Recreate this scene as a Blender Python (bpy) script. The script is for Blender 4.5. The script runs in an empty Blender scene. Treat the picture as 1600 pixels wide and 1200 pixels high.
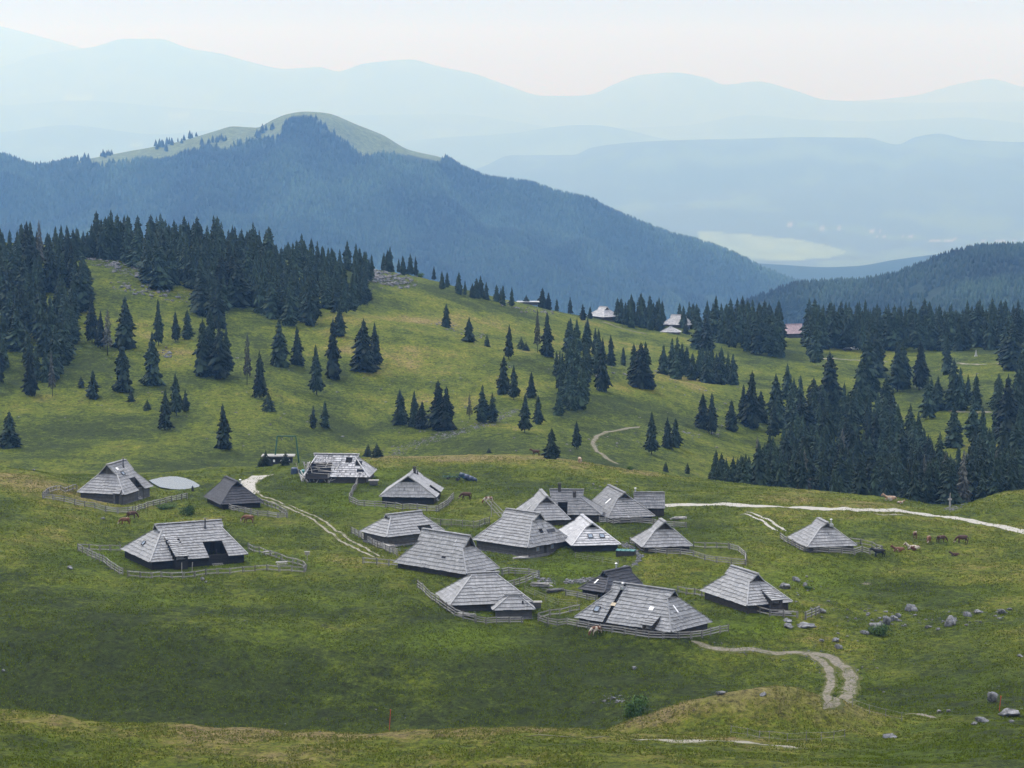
import bpy, math, random
import numpy as np

# ------------------------------------------------------------------ camera, world, sun, exposure
scene = bpy.context.scene
F = 800.0 / math.tan(math.radians(10.0))        # focal length in pixels of the 1600 px wide photograph
PITCH = math.atan(500.0 / F)
SP, CP = math.sin(PITCH), math.cos(PITCH)
cam_data = bpy.data.cameras.new("camera")
cam = bpy.data.objects.new("camera", cam_data)
scene.collection.objects.link(cam)
cam_data.angle = math.radians(20.0)
cam_data.clip_start = 1.0
cam_data.clip_end = 150000.0
cam.location = (0, 0, 0)
cam.rotation_euler = (math.pi / 2 - PITCH, 0, 0)
scene.camera = cam

VAULT = 2.05
SUN_EL, SUN_AZ = math.radians(52), math.radians(-38)    # azimuth measured from the view direction (+Y), clockwise
scene.view_settings.view_transform = 'Standard'
scene.view_settings.look = 'None'
scene.view_settings.exposure = 0.0
scene.view_settings.gamma = 1.0
world = bpy.data.worlds.new("World")
scene.world = world
world.use_nodes = True
wn, wl = world.node_tree.nodes, world.node_tree.links
wn.clear()
w_out = wn.new('ShaderNodeOutputWorld'); w_bg = wn.new('ShaderNodeBackground')
w_sky = wn.new('ShaderNodeTexSky'); w_sky.sky_type = 'NISHITA'
w_sky.sun_disc = False
w_sky.sun_elevation = SUN_EL
w_sky.sun_rotation = SUN_AZ
w_sky.altitude = 1600
w_sky.air_density = 1.0; w_sky.dust_density = 3.0; w_sky.ozone_density = 1.0
# thin high overcast over the blue: soft cloud sheets, brighter towards the veiled sun
w_tc = wn.new('ShaderNodeTexCoord')
w_map = wn.new('ShaderNodeMapping'); w_map.inputs['Scale'].default_value = (1.2, 1.2, 5.0)
w_no = wn.new('ShaderNodeTexNoise'); w_no.inputs['Scale'].default_value = 1.6; w_no.inputs['Detail'].default_value = 5
w_cr = wn.new('ShaderNodeValToRGB')
w_cr.color_ramp.elements[0].position = 0.3; w_cr.color_ramp.elements[0].color = (5.9, 6.3, 6.6, 1)
w_cr.color_ramp.elements[1].position = 0.7; w_cr.color_ramp.elements[1].color = (6.8, 7.1, 7.2, 1)
w_mix = wn.new('ShaderNodeMixRGB'); w_mix.inputs[0].default_value = 0.90
w_bg.inputs['Strength'].default_value = 0.1
wl.new(w_tc.outputs['Generated'], w_map.inputs[0]); wl.new(w_map.outputs[0], w_no.inputs['Vector'])
wl.new(w_no.outputs['Fac'], w_cr.inputs[0])
wl.new(w_sky.outputs[0], w_mix.inputs[1]); wl.new(w_cr.outputs[0], w_mix.inputs[2])
# an overcast vault is brighter overhead than at the horizon
w_sep = wn.new('ShaderNodeSeparateXYZ'); w_ma = wn.new('ShaderNodeMath'); w_ma.operation = 'MULTIPLY_ADD'; w_ma.use_clamp = False
w_mx = wn.new('ShaderNodeMath'); w_mx.operation = 'MAXIMUM'; w_mx.inputs[1].default_value = 0.0
w_vm = wn.new('ShaderNodeVectorMath'); w_vm.operation = 'SCALE'
wl.new(w_tc.outputs['Generated'], w_sep.inputs[0]); wl.new(w_sep.outputs[2], w_mx.inputs[0]); wl.new(w_mx.outputs[0], w_ma.inputs[0])
w_ma.inputs[1].default_value = VAULT; w_ma.inputs[2].default_value = 0.0
w_vm.inputs[0].default_value = (9.3, 9.5, 11.2)
w_add = wn.new('ShaderNodeVectorMath'); w_add.operation = 'ADD'
wl.new(w_ma.outputs[0], w_vm.inputs['Scale']); wl.new(w_vm.outputs[0], w_add.inputs[0]); wl.new(w_mix.outputs[0], w_add.inputs[1])
wl.new(w_add.outputs[0], w_bg.inputs['Color']); wl.new(w_bg.outputs[0], w_out.inputs[0])

sun_data = bpy.data.lights.new("sun", 'SUN')
sun_data.energy = 2.8
sun_data.angle = math.radians(10)
sun_data.color = (1.0, 0.985, 0.965)
sun = bpy.data.objects.new("sun", sun_data)
scene.collection.objects.link(sun)
sun.rotation_euler = (math.pi / 2 - SUN_EL, 0, math.pi - SUN_AZ)   # shines from ahead on the left of the view
scene.cycles.use_denoising = True
scene.cycles.max_bounces = 4
scene.cycles.diffuse_bounces = 2
scene.cycles.glossy_bounces = 2
scene.cycles.volume_bounces = 0
scene.cycles.transparent_max_bounces = 8

rng = random.Random(7)
nrg = np.random.default_rng(11)

# ------------------------------------------------------------------ small helpers
def slope(row):
    yc = -(np.asarray(row, float) - 600.0) / F
    return (-SP + yc * CP) / (CP + yc * SP)

def pix(X, Y, Z):
    """world -> photograph pixel"""
    d = Y * CP - Z * SP
    return 800 + F * X / d, 600 - F * (Y * SP + Z * CP) / d

def pchip(x, y, xq):
    """monotone cubic interpolation along axis 0 of y"""
    x = np.asarray(x, float); y = np.asarray(y, float); xq = np.asarray(xq, float)
    h = np.diff(x); sh = (-1,) + (1,) * (y.ndim - 1)
    hh = h.reshape(sh); d = np.diff(y, axis=0) / hh
    m = np.zeros_like(y)
    w1 = 2 * hh[1:] + hh[:-1]; w2 = hh[1:] + 2 * hh[:-1]
    same = (d[1:] * d[:-1]) > 0
    with np.errstate(divide='ignore', invalid='ignore'):
        hm = (w1 + w2) / (w1 / d[:-1] + w2 / d[1:])
    m[1:-1] = np.where(same, hm, 0); m[0] = d[0]; m[-1] = d[-1]
    i = np.clip(np.searchsorted(x, xq) - 1, 0, len(x) - 2)
    t = np.clip((xq - x[i]) / h[i], 0, 1).reshape(sh); H = h[i].reshape(sh)
    return ((2*t**3-3*t**2+1)*y[i] + (t**3-2*t**2+t)*H*m[i] + (-2*t**3+3*t**2)*y[i+1] + (t**3-t**2)*H*m[i+1])

_P = np.random.default_rng(3).permutation(4096)
_G = np.random.default_rng(4).uniform(0, 2 * math.pi, 4096)
_GX, _GY = np.cos(_G), np.sin(_G)
def noise2(x, y, seed=0):
    xi = np.floor(x).astype(np.int64); yi = np.floor(y).astype(np.int64)
    xf = x - xi; yf = y - yi
    def g(ax, ay, fx, fy):
        k = _P[(ax * 73 + seed * 911 + _P[(ay + seed * 37) & 4095]) & 4095]
        return _GX[k] * fx + _GY[k] * fy
    u = xf*xf*xf*(xf*(xf*6-15)+10); v = yf*yf*yf*(yf*(yf*6-15)+10)
    a = g(xi, yi, xf, yf); b = g(xi+1, yi, xf-1, yf); c = g(xi, yi+1, xf, yf-1); d = g(xi+1, yi+1, xf-1, yf-1)
    return (a*(1-u)+b*u)*(1-v) + (c*(1-u)+d*u)*v
def fbm(x, y, oct=4, seed=0, gain=.5):
    s = 0; a = 1; 
    for k in range(oct):
        s = s + a * noise2(x * 2**k + 17.3*k, y * 2**k - 9.1*k, seed + k); a *= gain
    return s
def sstep(a, b, x):
    t = np.clip((x - a) / (b - a), 0, 1); return t*t*(3-2*t)

# ------------------------------------------------------------------ terrain: heights read off per viewing column
COLS = {
-500: [(340,1200),(380,1060),(410,1095),(455,1080),(505,960),(560,860),(620,780),(660,735),(700,730),(760,745),(850,700),(950,600),(1050,500),(1150,400),(1250,380),(1400,420),(1700,600)],
0: [(340,1205),(380,1110),(405,1150),(450,1135),(500,960),(560,860),(610,790),(650,748),(680,735),(720,740),(800,734),(850,700),(920,640),(1000,560),(1080,480),(1150,420),(1220,385),(1300,380),(1400,400),(1700,560)],
200: [(340,1205),(380,1132),(405,1165),(450,1140),(500,965),(545,900),(590,850),(620,812),(650,785),(680,765),(710,752),(740,742),(790,737),(840,705),(920,640),(1000,565),(1080,490),(1150,430),(1220,400),(1300,395),(1400,420),(1700,560)],
400: [(340,1210),(380,1138),(405,1165),(450,1140),(500,975),(545,905),(590,850),(630,805),(660,780),(690,757),(720,738),(745,728),(790,735),(840,722),(900,670),(970,600),(1040,540),(1120,480),(1180,430),(1240,405),(1300,400),(1400,430),(1700,560)],
600: [(340,1210),(380,1144),(405,1167),(450,1145),(490,1010),(520,940),(560,885),(590,850),(625,810),(660,780),(700,745),(735,718),(755,712),(790,725),(850,725),(880,715),(920,680),(980,625),(1040,565),(1100,510),(1120,497),(1160,500),(1200,480),(1270,440),(1320,425),(1380,430),(1500,480),(1700,580)],
800: [(340,1205),(380,1138),(405,1160),(450,1145),(490,1020),(520,960),(560,895),(590,862),(625,815),(660,780),(700,745),(735,718),(755,710),(790,720),(850,708),(900,680),(960,635),(1020,590),(1070,555),(1100,540),(1150,545),(1200,530),(1270,495),(1340,472),(1400,475),(1550,520),(1700,580)],
1000: [(340,1200),(380,1150),(405,1150),(450,1115),(480,1050),(505,990),(540,935),(570,885),(590,862),(620,830),(650,800),(690,765),(725,742),(745,736),(780,748),(850,735),(900,705),(960,665),(1010,630),(1060,600),(1090,583),(1140,590),(1200,575),(1300,535),(1400,508),(1440,505),(1550,520),(1700,580)],
1200: [(340,1200),(380,1160),(405,1140),(440,1115),(475,1060),(505,990),(530,945),(560,905),(590,865),(620,828),(650,795),(690,772),(720,761),(760,775),(850,775),(920,740),(1000,690),(1060,650),(1100,625),(1130,612),(1180,605),(1260,570),(1350,545),(1450,525),(1550,520),(1700,560)],
1400: [(340,1200),(400,1150),(430,1118),(455,1085),(480,1045),(505,1000),(530,965),(555,930),(580,890),(610,848),(640,810),(680,785),(700,780),(740,800),(850,800),(930,770),(1000,720),(1080,670),(1150,630),(1220,600),(1300,575),(1400,545),(1500,525),(1600,520),(1750,560)],
1490: [(340,1198),(400,1141),(430,1110),(455,1076),(480,1036),(505,993),(530,961),(553,930),(578,892),(608,855),(638,821),(672,797),(702,792),(740,803),(850,795),(930,760),(1000,710),(1080,660),(1150,620),(1220,590),(1300,568),(1400,542),(1500,527),(1600,522),(1750,560)],
1600: [(340,1195),(400,1130),(430,1100),(455,1065),(480,1025),(505,985),(530,955),(550,930),(575,895),(605,862),(635,832),(670,790),(700,770),(740,788),(850,790),(930,750),(1000,700),(1080,650),(1150,610),(1220,580),(1300,560),(1400,540),(1500,530),(1600,525),(1750,560)],
2100: [(340,1190),(400,1110),(430,1080),(455,1045),(480,1005),(505,965),(530,935),(550,910),(575,880),(605,850),(635,822),(670,790),(700,772),(740,785),(850,780),(930,740),(1000,690),(1080,640),(1150,600),(1220,570),(1300,550),(1400,530),(1500,520),(1600,520),(1750,560)],
}
NEARY = np.array(sorted({y for c in COLS.values() for y, _ in c}), float)
_cx = sorted(COLS)
_ucol = (np.array(_cx) - 800.0) / F
_Z = np.array([[float(v) for v in pchip([a for a, _ in COLS[c]], [float(slope(r)) * a for a, r in COLS[c]], NEARY)] for c in _cx])   # cols x nodes
# the last node of a column may lie short of 1750: pchip holds its end value, which is fine
PRE = [(-200, -3), (0, -2.2), (20, -6), (60, -17), (120, -33), (200, -53), (280, -71)]
def line(pts, x):
    a = np.array(pts, float); return pchip(a[:, 0], a[:, 1], np.clip(x, a[0, 0], a[-1, 0]))
RIDGE = [(-800,520),(900,520),(1100,505),(1180,470),(1260,447),(1350,442),(1400,432),(1440,418),(1480,402),(1540,389),(1600,386),(1800,376),(2400,370)]
MTN = [(-800,300),(-300,262),(-60,240),(0,246),(60,262),(120,251),(160,243),(240,229),(300,215),(340,204),(365,198),(400,201),(430,186),(450,178),(480,174),(510,176),(560,196),(600,213),(640,234),(690,245),(720,264),(760,282),(830,292),(870,305),(920,315),(960,334),(1010,352),(1060,370),(1100,382),(1150,403),(1200,428),(1250,446),(1320,465),(1450,500),(1700,560),(2400,600)]
HILL1 = [(-800,230),(0,300),(600,290),(750,262),(800,243),(895,243),(925,231),(1000,222),(1150,217),(1250,214),(1350,214),(1400,225),(1430,213),(1465,208),(1510,217),(1600,220),(2000,205),(2400,215)]
HILL2 = [(-800,180),(-200,200),(0,205),(100,195),(250,210),(400,198),(600,222),(700,215),(800,208),(860,199),(900,195),(930,195),(980,203),(1040,217),(1100,222),(1300,226),(1600,222),(2400,200)]
HILL3 = [(-800,150),(0,165),(120,158),(300,170),(500,180),(700,178),(900,200),(1060,196),(1170,180),(1250,187),(1350,190),(1500,184),(1600,192),(2400,180)]
FARM = [(-800,60),(-300,90),(0,104),(60,86),(110,79),(150,73),(200,60),(250,60),(300,75),(350,84),(400,98),(450,108),(500,106),(530,112),(570,100),(640,93),(690,105),(740,115),(790,133),(850,150),(900,150),(925,147),(960,131),(1000,117),(1050,113),(1100,121),(1130,132),(1180,127),(1240,141),(1290,156),(1400,160),(1600,158),(2400,140)]
FORE = [(-800,440),(900,440),(1000,428),(1100,414),(1160,411),(1220,414),(1290,418),(1340,416),(1400,406),(1480,396),(1600,388),(2400,380)]
FARM2 = [(-800,0),(-200,10),(0,40),(80,60),(140,78),(190,105),(300,130),(800,165),(1100,168),(1300,160),(1420,150),(1500,130),(1545,123),(1600,135),(1750,120),(2400,110)]

YS = np.concatenate([[-150, -60, 0], np.arange(15, 330, 15.0), np.arange(330, 765, 0.85), np.arange(765, 1300, 2.2), np.arange(1300, 1760, 5.0),
                     np.arange(1770, 3800, 45.0), np.arange(3800, 5000, 24.0), np.arange(5000, 7300, 90.0), np.arange(7300, 9240, 24.0), np.arange(9300, 13400, 180.0), np.geomspace(13500, 91000, 190)])
NV = 980
VS = np.linspace(-1, 1, NV)
def uhalf(Y):
    return 0.27 + 45.0 / np.maximum(Y, 40)
def build_terrain():
    U = VS[None, :] * uhalf(YS)[:, None]                    # rows x cols
    ud = np.linspace(-1.6, 1.6, 2600)                       # dense u
    xd = 800 + ud * F
    zn = pchip(_ucol, _Z, np.clip(ud, _ucol[0], _ucol[-1])).T      # nodes x ud
    nodes = [p[0] for p in PRE]; rows = [np.full_like(ud, p[1]) for p in PRE]
    for k, y in enumerate(NEARY):
        nodes.append(y); rows.append(zn[k])
    def crest(Y, pts, dz=0):
        nodes.append(Y); rows.append(Y * slope(line(pts, xd)) + dz)
    def flat(Y, z):
        nodes.append(Y); rows.append(np.full_like(ud, float(z)))
    flat(2150, -280); flat(3000, -430)
    crest(3900, RIDGE, -150); crest(4600, RIDGE); crest(4950, RIDGE, -100)
    M = 9000 * slope(line(MTN, xd))
    nodes.append(7300); rows.append(np.minimum(7300 * slope(485), M - 285))
    nodes.append(8100); rows.append(M * .5 + rows[-1] * .5)
    nodes.append(8700); rows.append(M - 65)
    crest(9000, MTN); crest(9180, MTN, -6); crest(10000, MTN, -380)
    nodes.append(11500); rows.append(np.full_like(ud, -1250.0)); crest(13500, FORE); flat(15500, -1540); flat(20000, -1560); flat(25800, -1560)
    nodes.append(29500); rows.append(-1545 + 0.3 * (36000 * slope(line(HILL1, xd)) + 1545))
    crest(36000, HILL1); crest(38000, HILL1, -300)
    flat(45000, -1570)
    crest(51000, HILL2); crest(54500, HILL2, -390); crest(62000, HILL3); crest(65000, HILL3, -190)
    crest(75000, FARM); crest(78000, FARM, -370); crest(86000, FARM2); crest(91000, FARM2, -450)
    G = np.array(rows)                                       # nodes x ud
    Zd = pchip(nodes, G, YS)                                 # rows x ud
    Z = np.empty_like(U)
    for i in range(len(YS)):
        Z[i] = np.interp(U[i], ud, Zd[i])
    X = U * YS[:, None]
    X[YS < 40] = (VS[None, :] * uhalf(40) * 40 * 3)
    Yg = np.repeat(YS[:, None], NV, 1)
    near = 1 - sstep(1500, 2000, Yg)
    hum = fbm(X/5.5, Yg/6.5, 3, 15)
    n = (.9*fbm(X/55, Yg/55, 2, 1) + .42*fbm(X/14, Yg/14, 3, 5)) * near * sstep(150, 330, Yg)
    n += near * sstep(300, 345, Yg) * (.40*hum + .17*noise2(X/3.1, Yg/3.1, 9) + .10*noise2(X/1.5, Yg/1.9, 12))
    bumps = [(36.5, 411, 15, 9, 4.3), (46, 414, 12, 8, 1.9), (24, 408, 11, 8, 1.9)]
    for bx_, by_, sx, sy, hgt in bumps:
        n += hgt * np.exp(-((X-bx_)/sx)**2 - ((Yg-by_)/sy)**2)
    # erosion steps on the gully slope and the dark hollow below the village
    g = np.exp(-((X-66)/22)**2 - ((Yg-583)/20)**2)
    n += .55 * g * noise2(X/14, (Yg + X*.35)/4.2, 31)
    # gullied flanks of the forested mountains
    mt = sstep(2700, 3500, Yg) * (1 - sstep(8500, 9000, Yg)*0.93) * (1 - sstep(9400, 10500, Yg)) * (1 - .97*np.exp(-((Yg-4600)/260)**2))
    n += mt * (150*(0.35-np.abs(fbm(X/780, Yg/1350, 3, 41))*2) + 34*fbm(X/165, Yg/225, 3, 44)) * .8
    far = sstep(25500, 30000, Yg)
    crests = sum(np.exp(-((Yg-c)/1350.0)**2) for c in (36000, 51000, 62000, 75000, 86000))
    n += far * (165*fbm(X/3600, Yg/4300, 5, 51)) * (1 - .85*np.minimum(crests, 1))
    return X, Yg, Z + n
TX, TY, TZ = build_terrain()
POND = [(228,747),(239,744.5),(258,744),(277,744.5),(290,747),(303,752),(312,758),(310,762),(300,764),(287,765),(268,764),(250,761),(239,755)]
def plane_hit(x, y, z):
    xc = (x - 800.0)/F; yc = -(y - 600.0)/F; dy = CP + yc*SP; dz = -SP + yc*CP
    Y = z/(dz/dy); return xc/dy*Y, Y
_pi, _pj = int(np.searchsorted(YS, 664)), int((((272-800)/F)/uhalf(664)+1)/2*(NV-1))
POND_Z = float(TZ[_pi, _pj]) + .1
POND_W = [plane_hit(x, y, POND_Z) for x, y in POND]
_c = np.mean(POND_W, 0); _r = (np.max(POND_W, 0) - np.min(POND_W, 0))/2
_e = np.sqrt(((TX-_c[0])/_r[0])**2 + ((TY-_c[1])/_r[1])**2)
_w = 1 - sstep(1.5, 2.3, _e)
TZ = TZ*(1-_w) + (POND_Z + np.where(_e < 1.02, -.4, .05 + .3*np.maximum(_e-1.6, 0)))*_w
def ground(X, Y):
    X = np.asarray(X, float); Y = np.asarray(Y, float)
    i = np.clip(np.searchsorted(YS, Y, side='right') - 1, 0, len(YS) - 2)
    t = np.clip((Y - YS[i]) / (YS[i+1] - YS[i]), 0, 1)
    def rowz(i):
        w = np.where(YS[i] < 40, uhalf(40) * 40 * 3, uhalf(YS[i]) * YS[i])
        v = np.clip((X / w + 1) / 2 * (NV - 1), 0, NV - 1.001)
        j = v.astype(int); s = v - j
        return TZ[i, j] * (1-s) + TZ[i, j+1] * s
    return rowz(i) * (1-t) + rowz(i+1) * t
# herdsmen's huts: X, Y, ridge direction, eave length, eave width, ridge length, roof height, eave height, ridge offset
HUTS = {
'black_large': (-64.64, 565.19, 0.461, 20.18, 17.35, 13.88, 5.76, 1.82, 0.94),
'far_west': (-90.45, 655.50, 1.231, 14.73, 11.78, 9.42, 6.08, 2.18, 0.66),
'black_small': (-62.61, 646.12, -1.183, 13.45, 9.85, 9.56, 4.35, 1.65, -1.47),
'ruin': (-41.38, 694.32, -0.102, 15.65, 13.08, 11.10, 4.58, 1.64, -0.96),
'front_gable': (-23.01, 658.95, 1.475, 14.28, 13.00, 11.54, 4.53, 1.82, -0.36),
'notched': (-22.80, 595.35, 0.641, 14.52, 9.90, 9.04, 3.71, 1.71, 0.42),
'broad': (-12.73, 555.86, -0.755, 19.88, 9.17, 13.04, 6.45, 1.53, 0.06),
'big_centre': (2.09, 593.77, -0.745, 15.40, 13.56, 9.46, 6.02, 1.74, 0.27),
'light': (15.76, 594.92, -1.406, 18.49, 10.16, 11.89, 3.78, 1.76, -1.28),
'back_gable': (6.88, 626.59, -1.453, 17.41, 9.58, 10.87, 4.67, 1.64, 0.33),
'back_porch': (13.07, 630.09, -0.046, 13.26, 10.44, 7.51, 4.78, 1.59, -1.06),
'back_large': (24.08, 639.23, -1.320, 17.64, 10.82, 12.95, 4.59, 1.65, -2.79),
'plain_gable': (30.89, 644.97, 0.004, 7.46, 5.65, 6.81, 3.15, 1.82, -0.11),
'east_mid': (30.87, 590.89, -1.397, 10.89, 10.52, 4.67, 4.67, 1.63, 0.63),
'east_low': (43.09, 526.99, -1.133, 17.43, 9.58, 9.98, 4.78, 1.64, -0.65),
'east_far': (64.76, 598.97, -1.372, 13.68, 10.76, 6.95, 4.40, 1.61, 0.29),
'south_large': (23.18, 506.08, -0.684, 21.26, 12.23, 13.41, 5.99, 1.71, 0.22),
'dark_hidden': (18.70, 543.35, 0.872, 11.76, 6.35, 8.13, 3.06, 1.55, 1.77),
'south_annex': (-5.13, 524.71, 0.225, 15.43, 12.60, 5.87, 4.64, 1.74, -0.08),
}
HUT_Z = {}; GROUND_SHIFT = {'big_centre': -.7, 'far_west': -.2, 'notched': -.5, 'ruin': .1, 'front_gable': .1, 'black_large': .15, 'back_porch': 0, 'plain_gable': 0, 'east_low': .1}
for _k, _h in HUTS.items():
    _z = float(ground(_h[0], _h[1])); HUT_Z[_k] = _z
    _i0, _i1 = np.searchsorted(YS, _h[1]-20), np.searchsorted(YS, _h[1]+20)
    _dx, _dy = TX[_i0:_i1]-_h[0], TY[_i0:_i1]-_h[1]; _c_, _s_ = math.cos(_h[2]), math.sin(_h[2])
    _u, _v = np.abs(_dx*_c_+_dy*_s_)-_h[3]/2, np.abs(-_dx*_s_+_dy*_c_)-_h[4]/2
    _d = np.hypot(np.maximum(_u, 0), np.maximum(_v, 0)); _w = 1-sstep(.3, 4.5, _d)
    TZ[_i0:_i1] = TZ[_i0:_i1]*(1-_w) + (_z + GROUND_SHIFT.get(_k, .42))*_w      # ground levelled at each hut, raised or lowered to match walls in the image
def at(x, y, lift=0.0, y0=300, y1=5000, skip=0.0):
    """first ground point seen at photograph pixel (x, y)"""
    xc = (x - 800.0) / F; yc = -(y - 600.0) / F
    dy = CP + yc * SP; dz = -SP + yc * CP
    ys = np.concatenate([np.arange(max(y0, 300), min(y1, 1800), 0.8), np.arange(1800, y1, 4.0)]) if y1 > 1800 else np.arange(y0, y1, 0.8)
    gz = ground(xc / dy * ys, ys)
    hit = np.nonzero(ys * dz / dy <= gz)[0]
    k = hit[0] if len(hit) else int(np.argmin(np.abs(ys*dz/dy - gz)))
    Y = float(ys[k]); X = xc / dy * Y
    return X, Y, float(ground(X, Y)) + lift

# ------------------------------------------------------------------ node material helpers
def new_mat(name):
    m = bpy.data.materials.new(name); m.use_nodes = True
    nt = m.node_tree; nt.nodes.clear()
    out = nt.nodes.new('ShaderNodeOutputMaterial'); b = nt.nodes.new('ShaderNodeBsdfPrincipled')
    nt.links.new(b.outputs[0], out.inputs[0])
    b.inputs['Roughness'].default_value = 0.85
    b.inputs['Specular IOR Level'].default_value = 0.25
    return m, nt, b
def N(nt, kind, **kw):
    n = nt.nodes.new(kind)
    for k, v in kw.items():
        if k in n.inputs: n.inputs[k].default_value = v
        else: setattr(n, k, v)
    return n
def noise_node(nt, scale, detail=3, src=None, vec=None, rough=.55):
    n = N(nt, 'ShaderNodeTexNoise'); n.inputs['Scale'].default_value = scale; n.inputs['Detail'].default_value = detail
    n.inputs['Roughness'].default_value = rough
    if src is None:
        tc = N(nt, 'ShaderNodeTexCoord'); src = tc.outputs['Object']
    if vec:
        mp = N(nt, 'ShaderNodeMapping'); mp.inputs['Scale'].default_value = vec
        nt.links.new(src, mp.inputs[0]); src = mp.outputs[0]
    nt.links.new(src, n.inputs['Vector'])
    return n
def ramp(nt, src, stops):
    r = N(nt, 'ShaderNodeValToRGB'); e = r.color_ramp.elements
    while len(e) < len(stops): e.new(0.5)
    for k, (p, c) in enumerate(stops):
        e[k].position = p; e[k].color = (c[0], c[1], c[2], 1) if hasattr(c, '__len__') else (c, c, c, 1)
    nt.links.new(src, r.inputs[0]); return r
def mix(nt, fac, a, b, mode='MIX'):
    m = N(nt, 'ShaderNodeMixRGB', blend_type=mode)
    for s, v in ((0, fac), (1, a), (2, b)):
        if hasattr(v, 'is_output') or isinstance(v, bpy.types.NodeSocket): nt.links.new(v, m.inputs[s])
        else: m.inputs[s].default_value = v if s == 0 else (v[0], v[1], v[2], 1)
    return m.outputs[0]
def bump(nt, b, h, strength=.5, dist=.1, prev=None):
    n = N(nt, 'ShaderNodeBump'); n.inputs['Strength'].default_value = strength; n.inputs['Distance'].default_value = dist
    nt.links.new(h, n.inputs['Height'])
    if prev is not None: nt.links.new(prev, n.inputs['Normal'])
    nt.links.new(n.outputs[0], b.inputs['Normal']); return n.outputs[0]

def mesh_obj(name, verts, faces, mat=None, parent=None, smooth=False, loc=(0, 0, 0), rotz=0.0, color=None):
    """verts: (n,3) array, faces: (m,k) int array or list of lists"""
    me = bpy.data.meshes.new(name)
    verts = np.asarray(verts, np.float32)
    if isinstance(faces, np.ndarray) and faces.ndim == 2:
        m, k = faces.shape
        me.vertices.add(len(verts)); me.vertices.foreach_set('co', verts.ravel())
        me.loops.add(m * k); me.loops.foreach_set('vertex_index', faces.astype(np.int32).ravel())
        me.polygons.add(m); me.polygons.foreach_set('loop_start', np.arange(0, m * k, k, dtype=np.int32))
        me.update(calc_edges=True); me.validate()
    else:
        me.from_pydata([tuple(map(float, v)) for v in verts], [], [tuple(f) for f in faces])
        me.update()
    if color is not None:       # (n,3) or (n,4) per-vertex colour of the thing itself
        a = me.color_attributes.new('tint', 'FLOAT_COLOR', 'POINT')
        c = np.ones((len(verts), 4), np.float32); c[:, :color.shape[1]] = color
        a.data.foreach_set('color', c.ravel())
    if smooth: me.polygons.foreach_set('use_smooth', np.ones(len(me.polygons), bool))
    if mat: me.materials.append(mat)
    o = bpy.data.objects.new(name, me); scene.collection.objects.link(o)
    if parent is not None: o.parent = parent
    o.location = loc; o.rotation_euler = (0, 0, rotz)
    return o
def tag(o, label=None, cat=None, group=None, kind=None):
    if label: o['label'] = label
    if cat: o['category'] = cat
    if group: o['group'] = group
    if kind: o['kind'] = kind
    return o
def empty(name, label, cat, loc=(0, 0, 0), rotz=0.0, group=None):
    o = bpy.data.objects.new(name, None); scene.collection.objects.link(o)
    o.location = loc; o.rotation_euler = (0, 0, rotz)
    return tag(o, label, cat, group)
class MB:
    """collects boxes, bars and polygons, then links them as one mesh"""
    def __init__(s): s.v = []; s.f = []; s.c = []
    def add(s, v, f, tint=1.0):
        o = len(s.v); s.v += [tuple(p) for p in v]; s.f += [[o+i for i in q] for q in f]; s.c += [tint]*len(v)
    def box(s, c, d, rz=0.0, tint=1.0):
        x, y, z = d[0]/2, d[1]/2, d[2]/2; ca, sa = math.cos(rz), math.sin(rz)
        P = [(c[0]+a*x*ca-b*y*sa, c[1]+a*x*sa+b*y*ca, c[2]+e*z) for e in (-1, 1) for a, b in ((-1,-1),(1,-1),(1,1),(-1,1))]
        s.add(P, [(3,2,1,0),(4,5,6,7),(0,1,5,4),(1,2,6,5),(2,3,7,6),(3,0,4,7)], tint)
    def bar(s, a, b, w, h=None, tint=1.0, taper=1.0):
        """rectangular bar from a to b, w wide (horizontal), h high"""
        h = h or w; a = np.array(a, float); b = np.array(b, float); d = b-a; L = np.linalg.norm(d); d = d/max(L, 1e-6)
        up = np.array((0, 0, 1.0)) if abs(d[2]) < .95 else np.array((1.0, 0, 0))
        sd = np.cross(d, up); sd /= np.linalg.norm(sd); u = np.cross(sd, d)
        P = []
        for p, k in ((a, 1.0), (b, taper)):
            for q, r in ((-1,-1),(1,-1),(1,1),(-1,1)): P.append(p + sd*q*w/2*k + u*r*h/2*k)
        s.add(P, [(3,2,1,0),(4,5,6,7),(0,1,5,4),(1,2,6,5),(2,3,7,6),(3,0,4,7)], tint)
    def tube(s, a, b, r0, r1=None, n=8, tint=1.0):
        r1 = r0 if r1 is None else r1; a = np.array(a, float); b = np.array(b, float); d = b-a; d /= max(np.linalg.norm(d), 1e-6)
        up = np.array((0, 0, 1.0)) if abs(d[2]) < .95 else np.array((1.0, 0, 0))
        e1 = np.cross(d, up); e1 /= np.linalg.norm(e1); e2 = np.cross(d, e1)
        P = [p + (e1*math.cos(t)+e2*math.sin(t))*r for p, r in ((a, r0), (b, r1)) for t in [2*math.pi*k/n for k in range(n)]]
        s.add(P, [[k, (k+1) % n, n+(k+1) % n, n+k] for k in range(n)] + [list(range(n))[::-1], list(range(n, 2*n))], tint)
    def slab(s, poly, n, t, tint=1.0):
        """a flat polygon given thickness t downwards along -n"""
        poly = [np.array(p, float) for p in poly]; n = np.array(n, float); k = len(poly)
        s.add(poly + [p - n*t for p in poly], [list(range(k)), list(range(k, 2*k))[::-1]] + [[i, k+i, k+(i+1) % k, (i+1) % k] for i in range(k)], tint)
    def build(s, name, mat, parent=None, smooth=False, **kw):
        if not s.v: return None
        c = np.repeat(np.array(s.c, float)[:, None], 3, 1)
        return mesh_obj(name, np.array(s.v, float), s.f, mat, parent, smooth, color=c, **kw)

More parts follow.
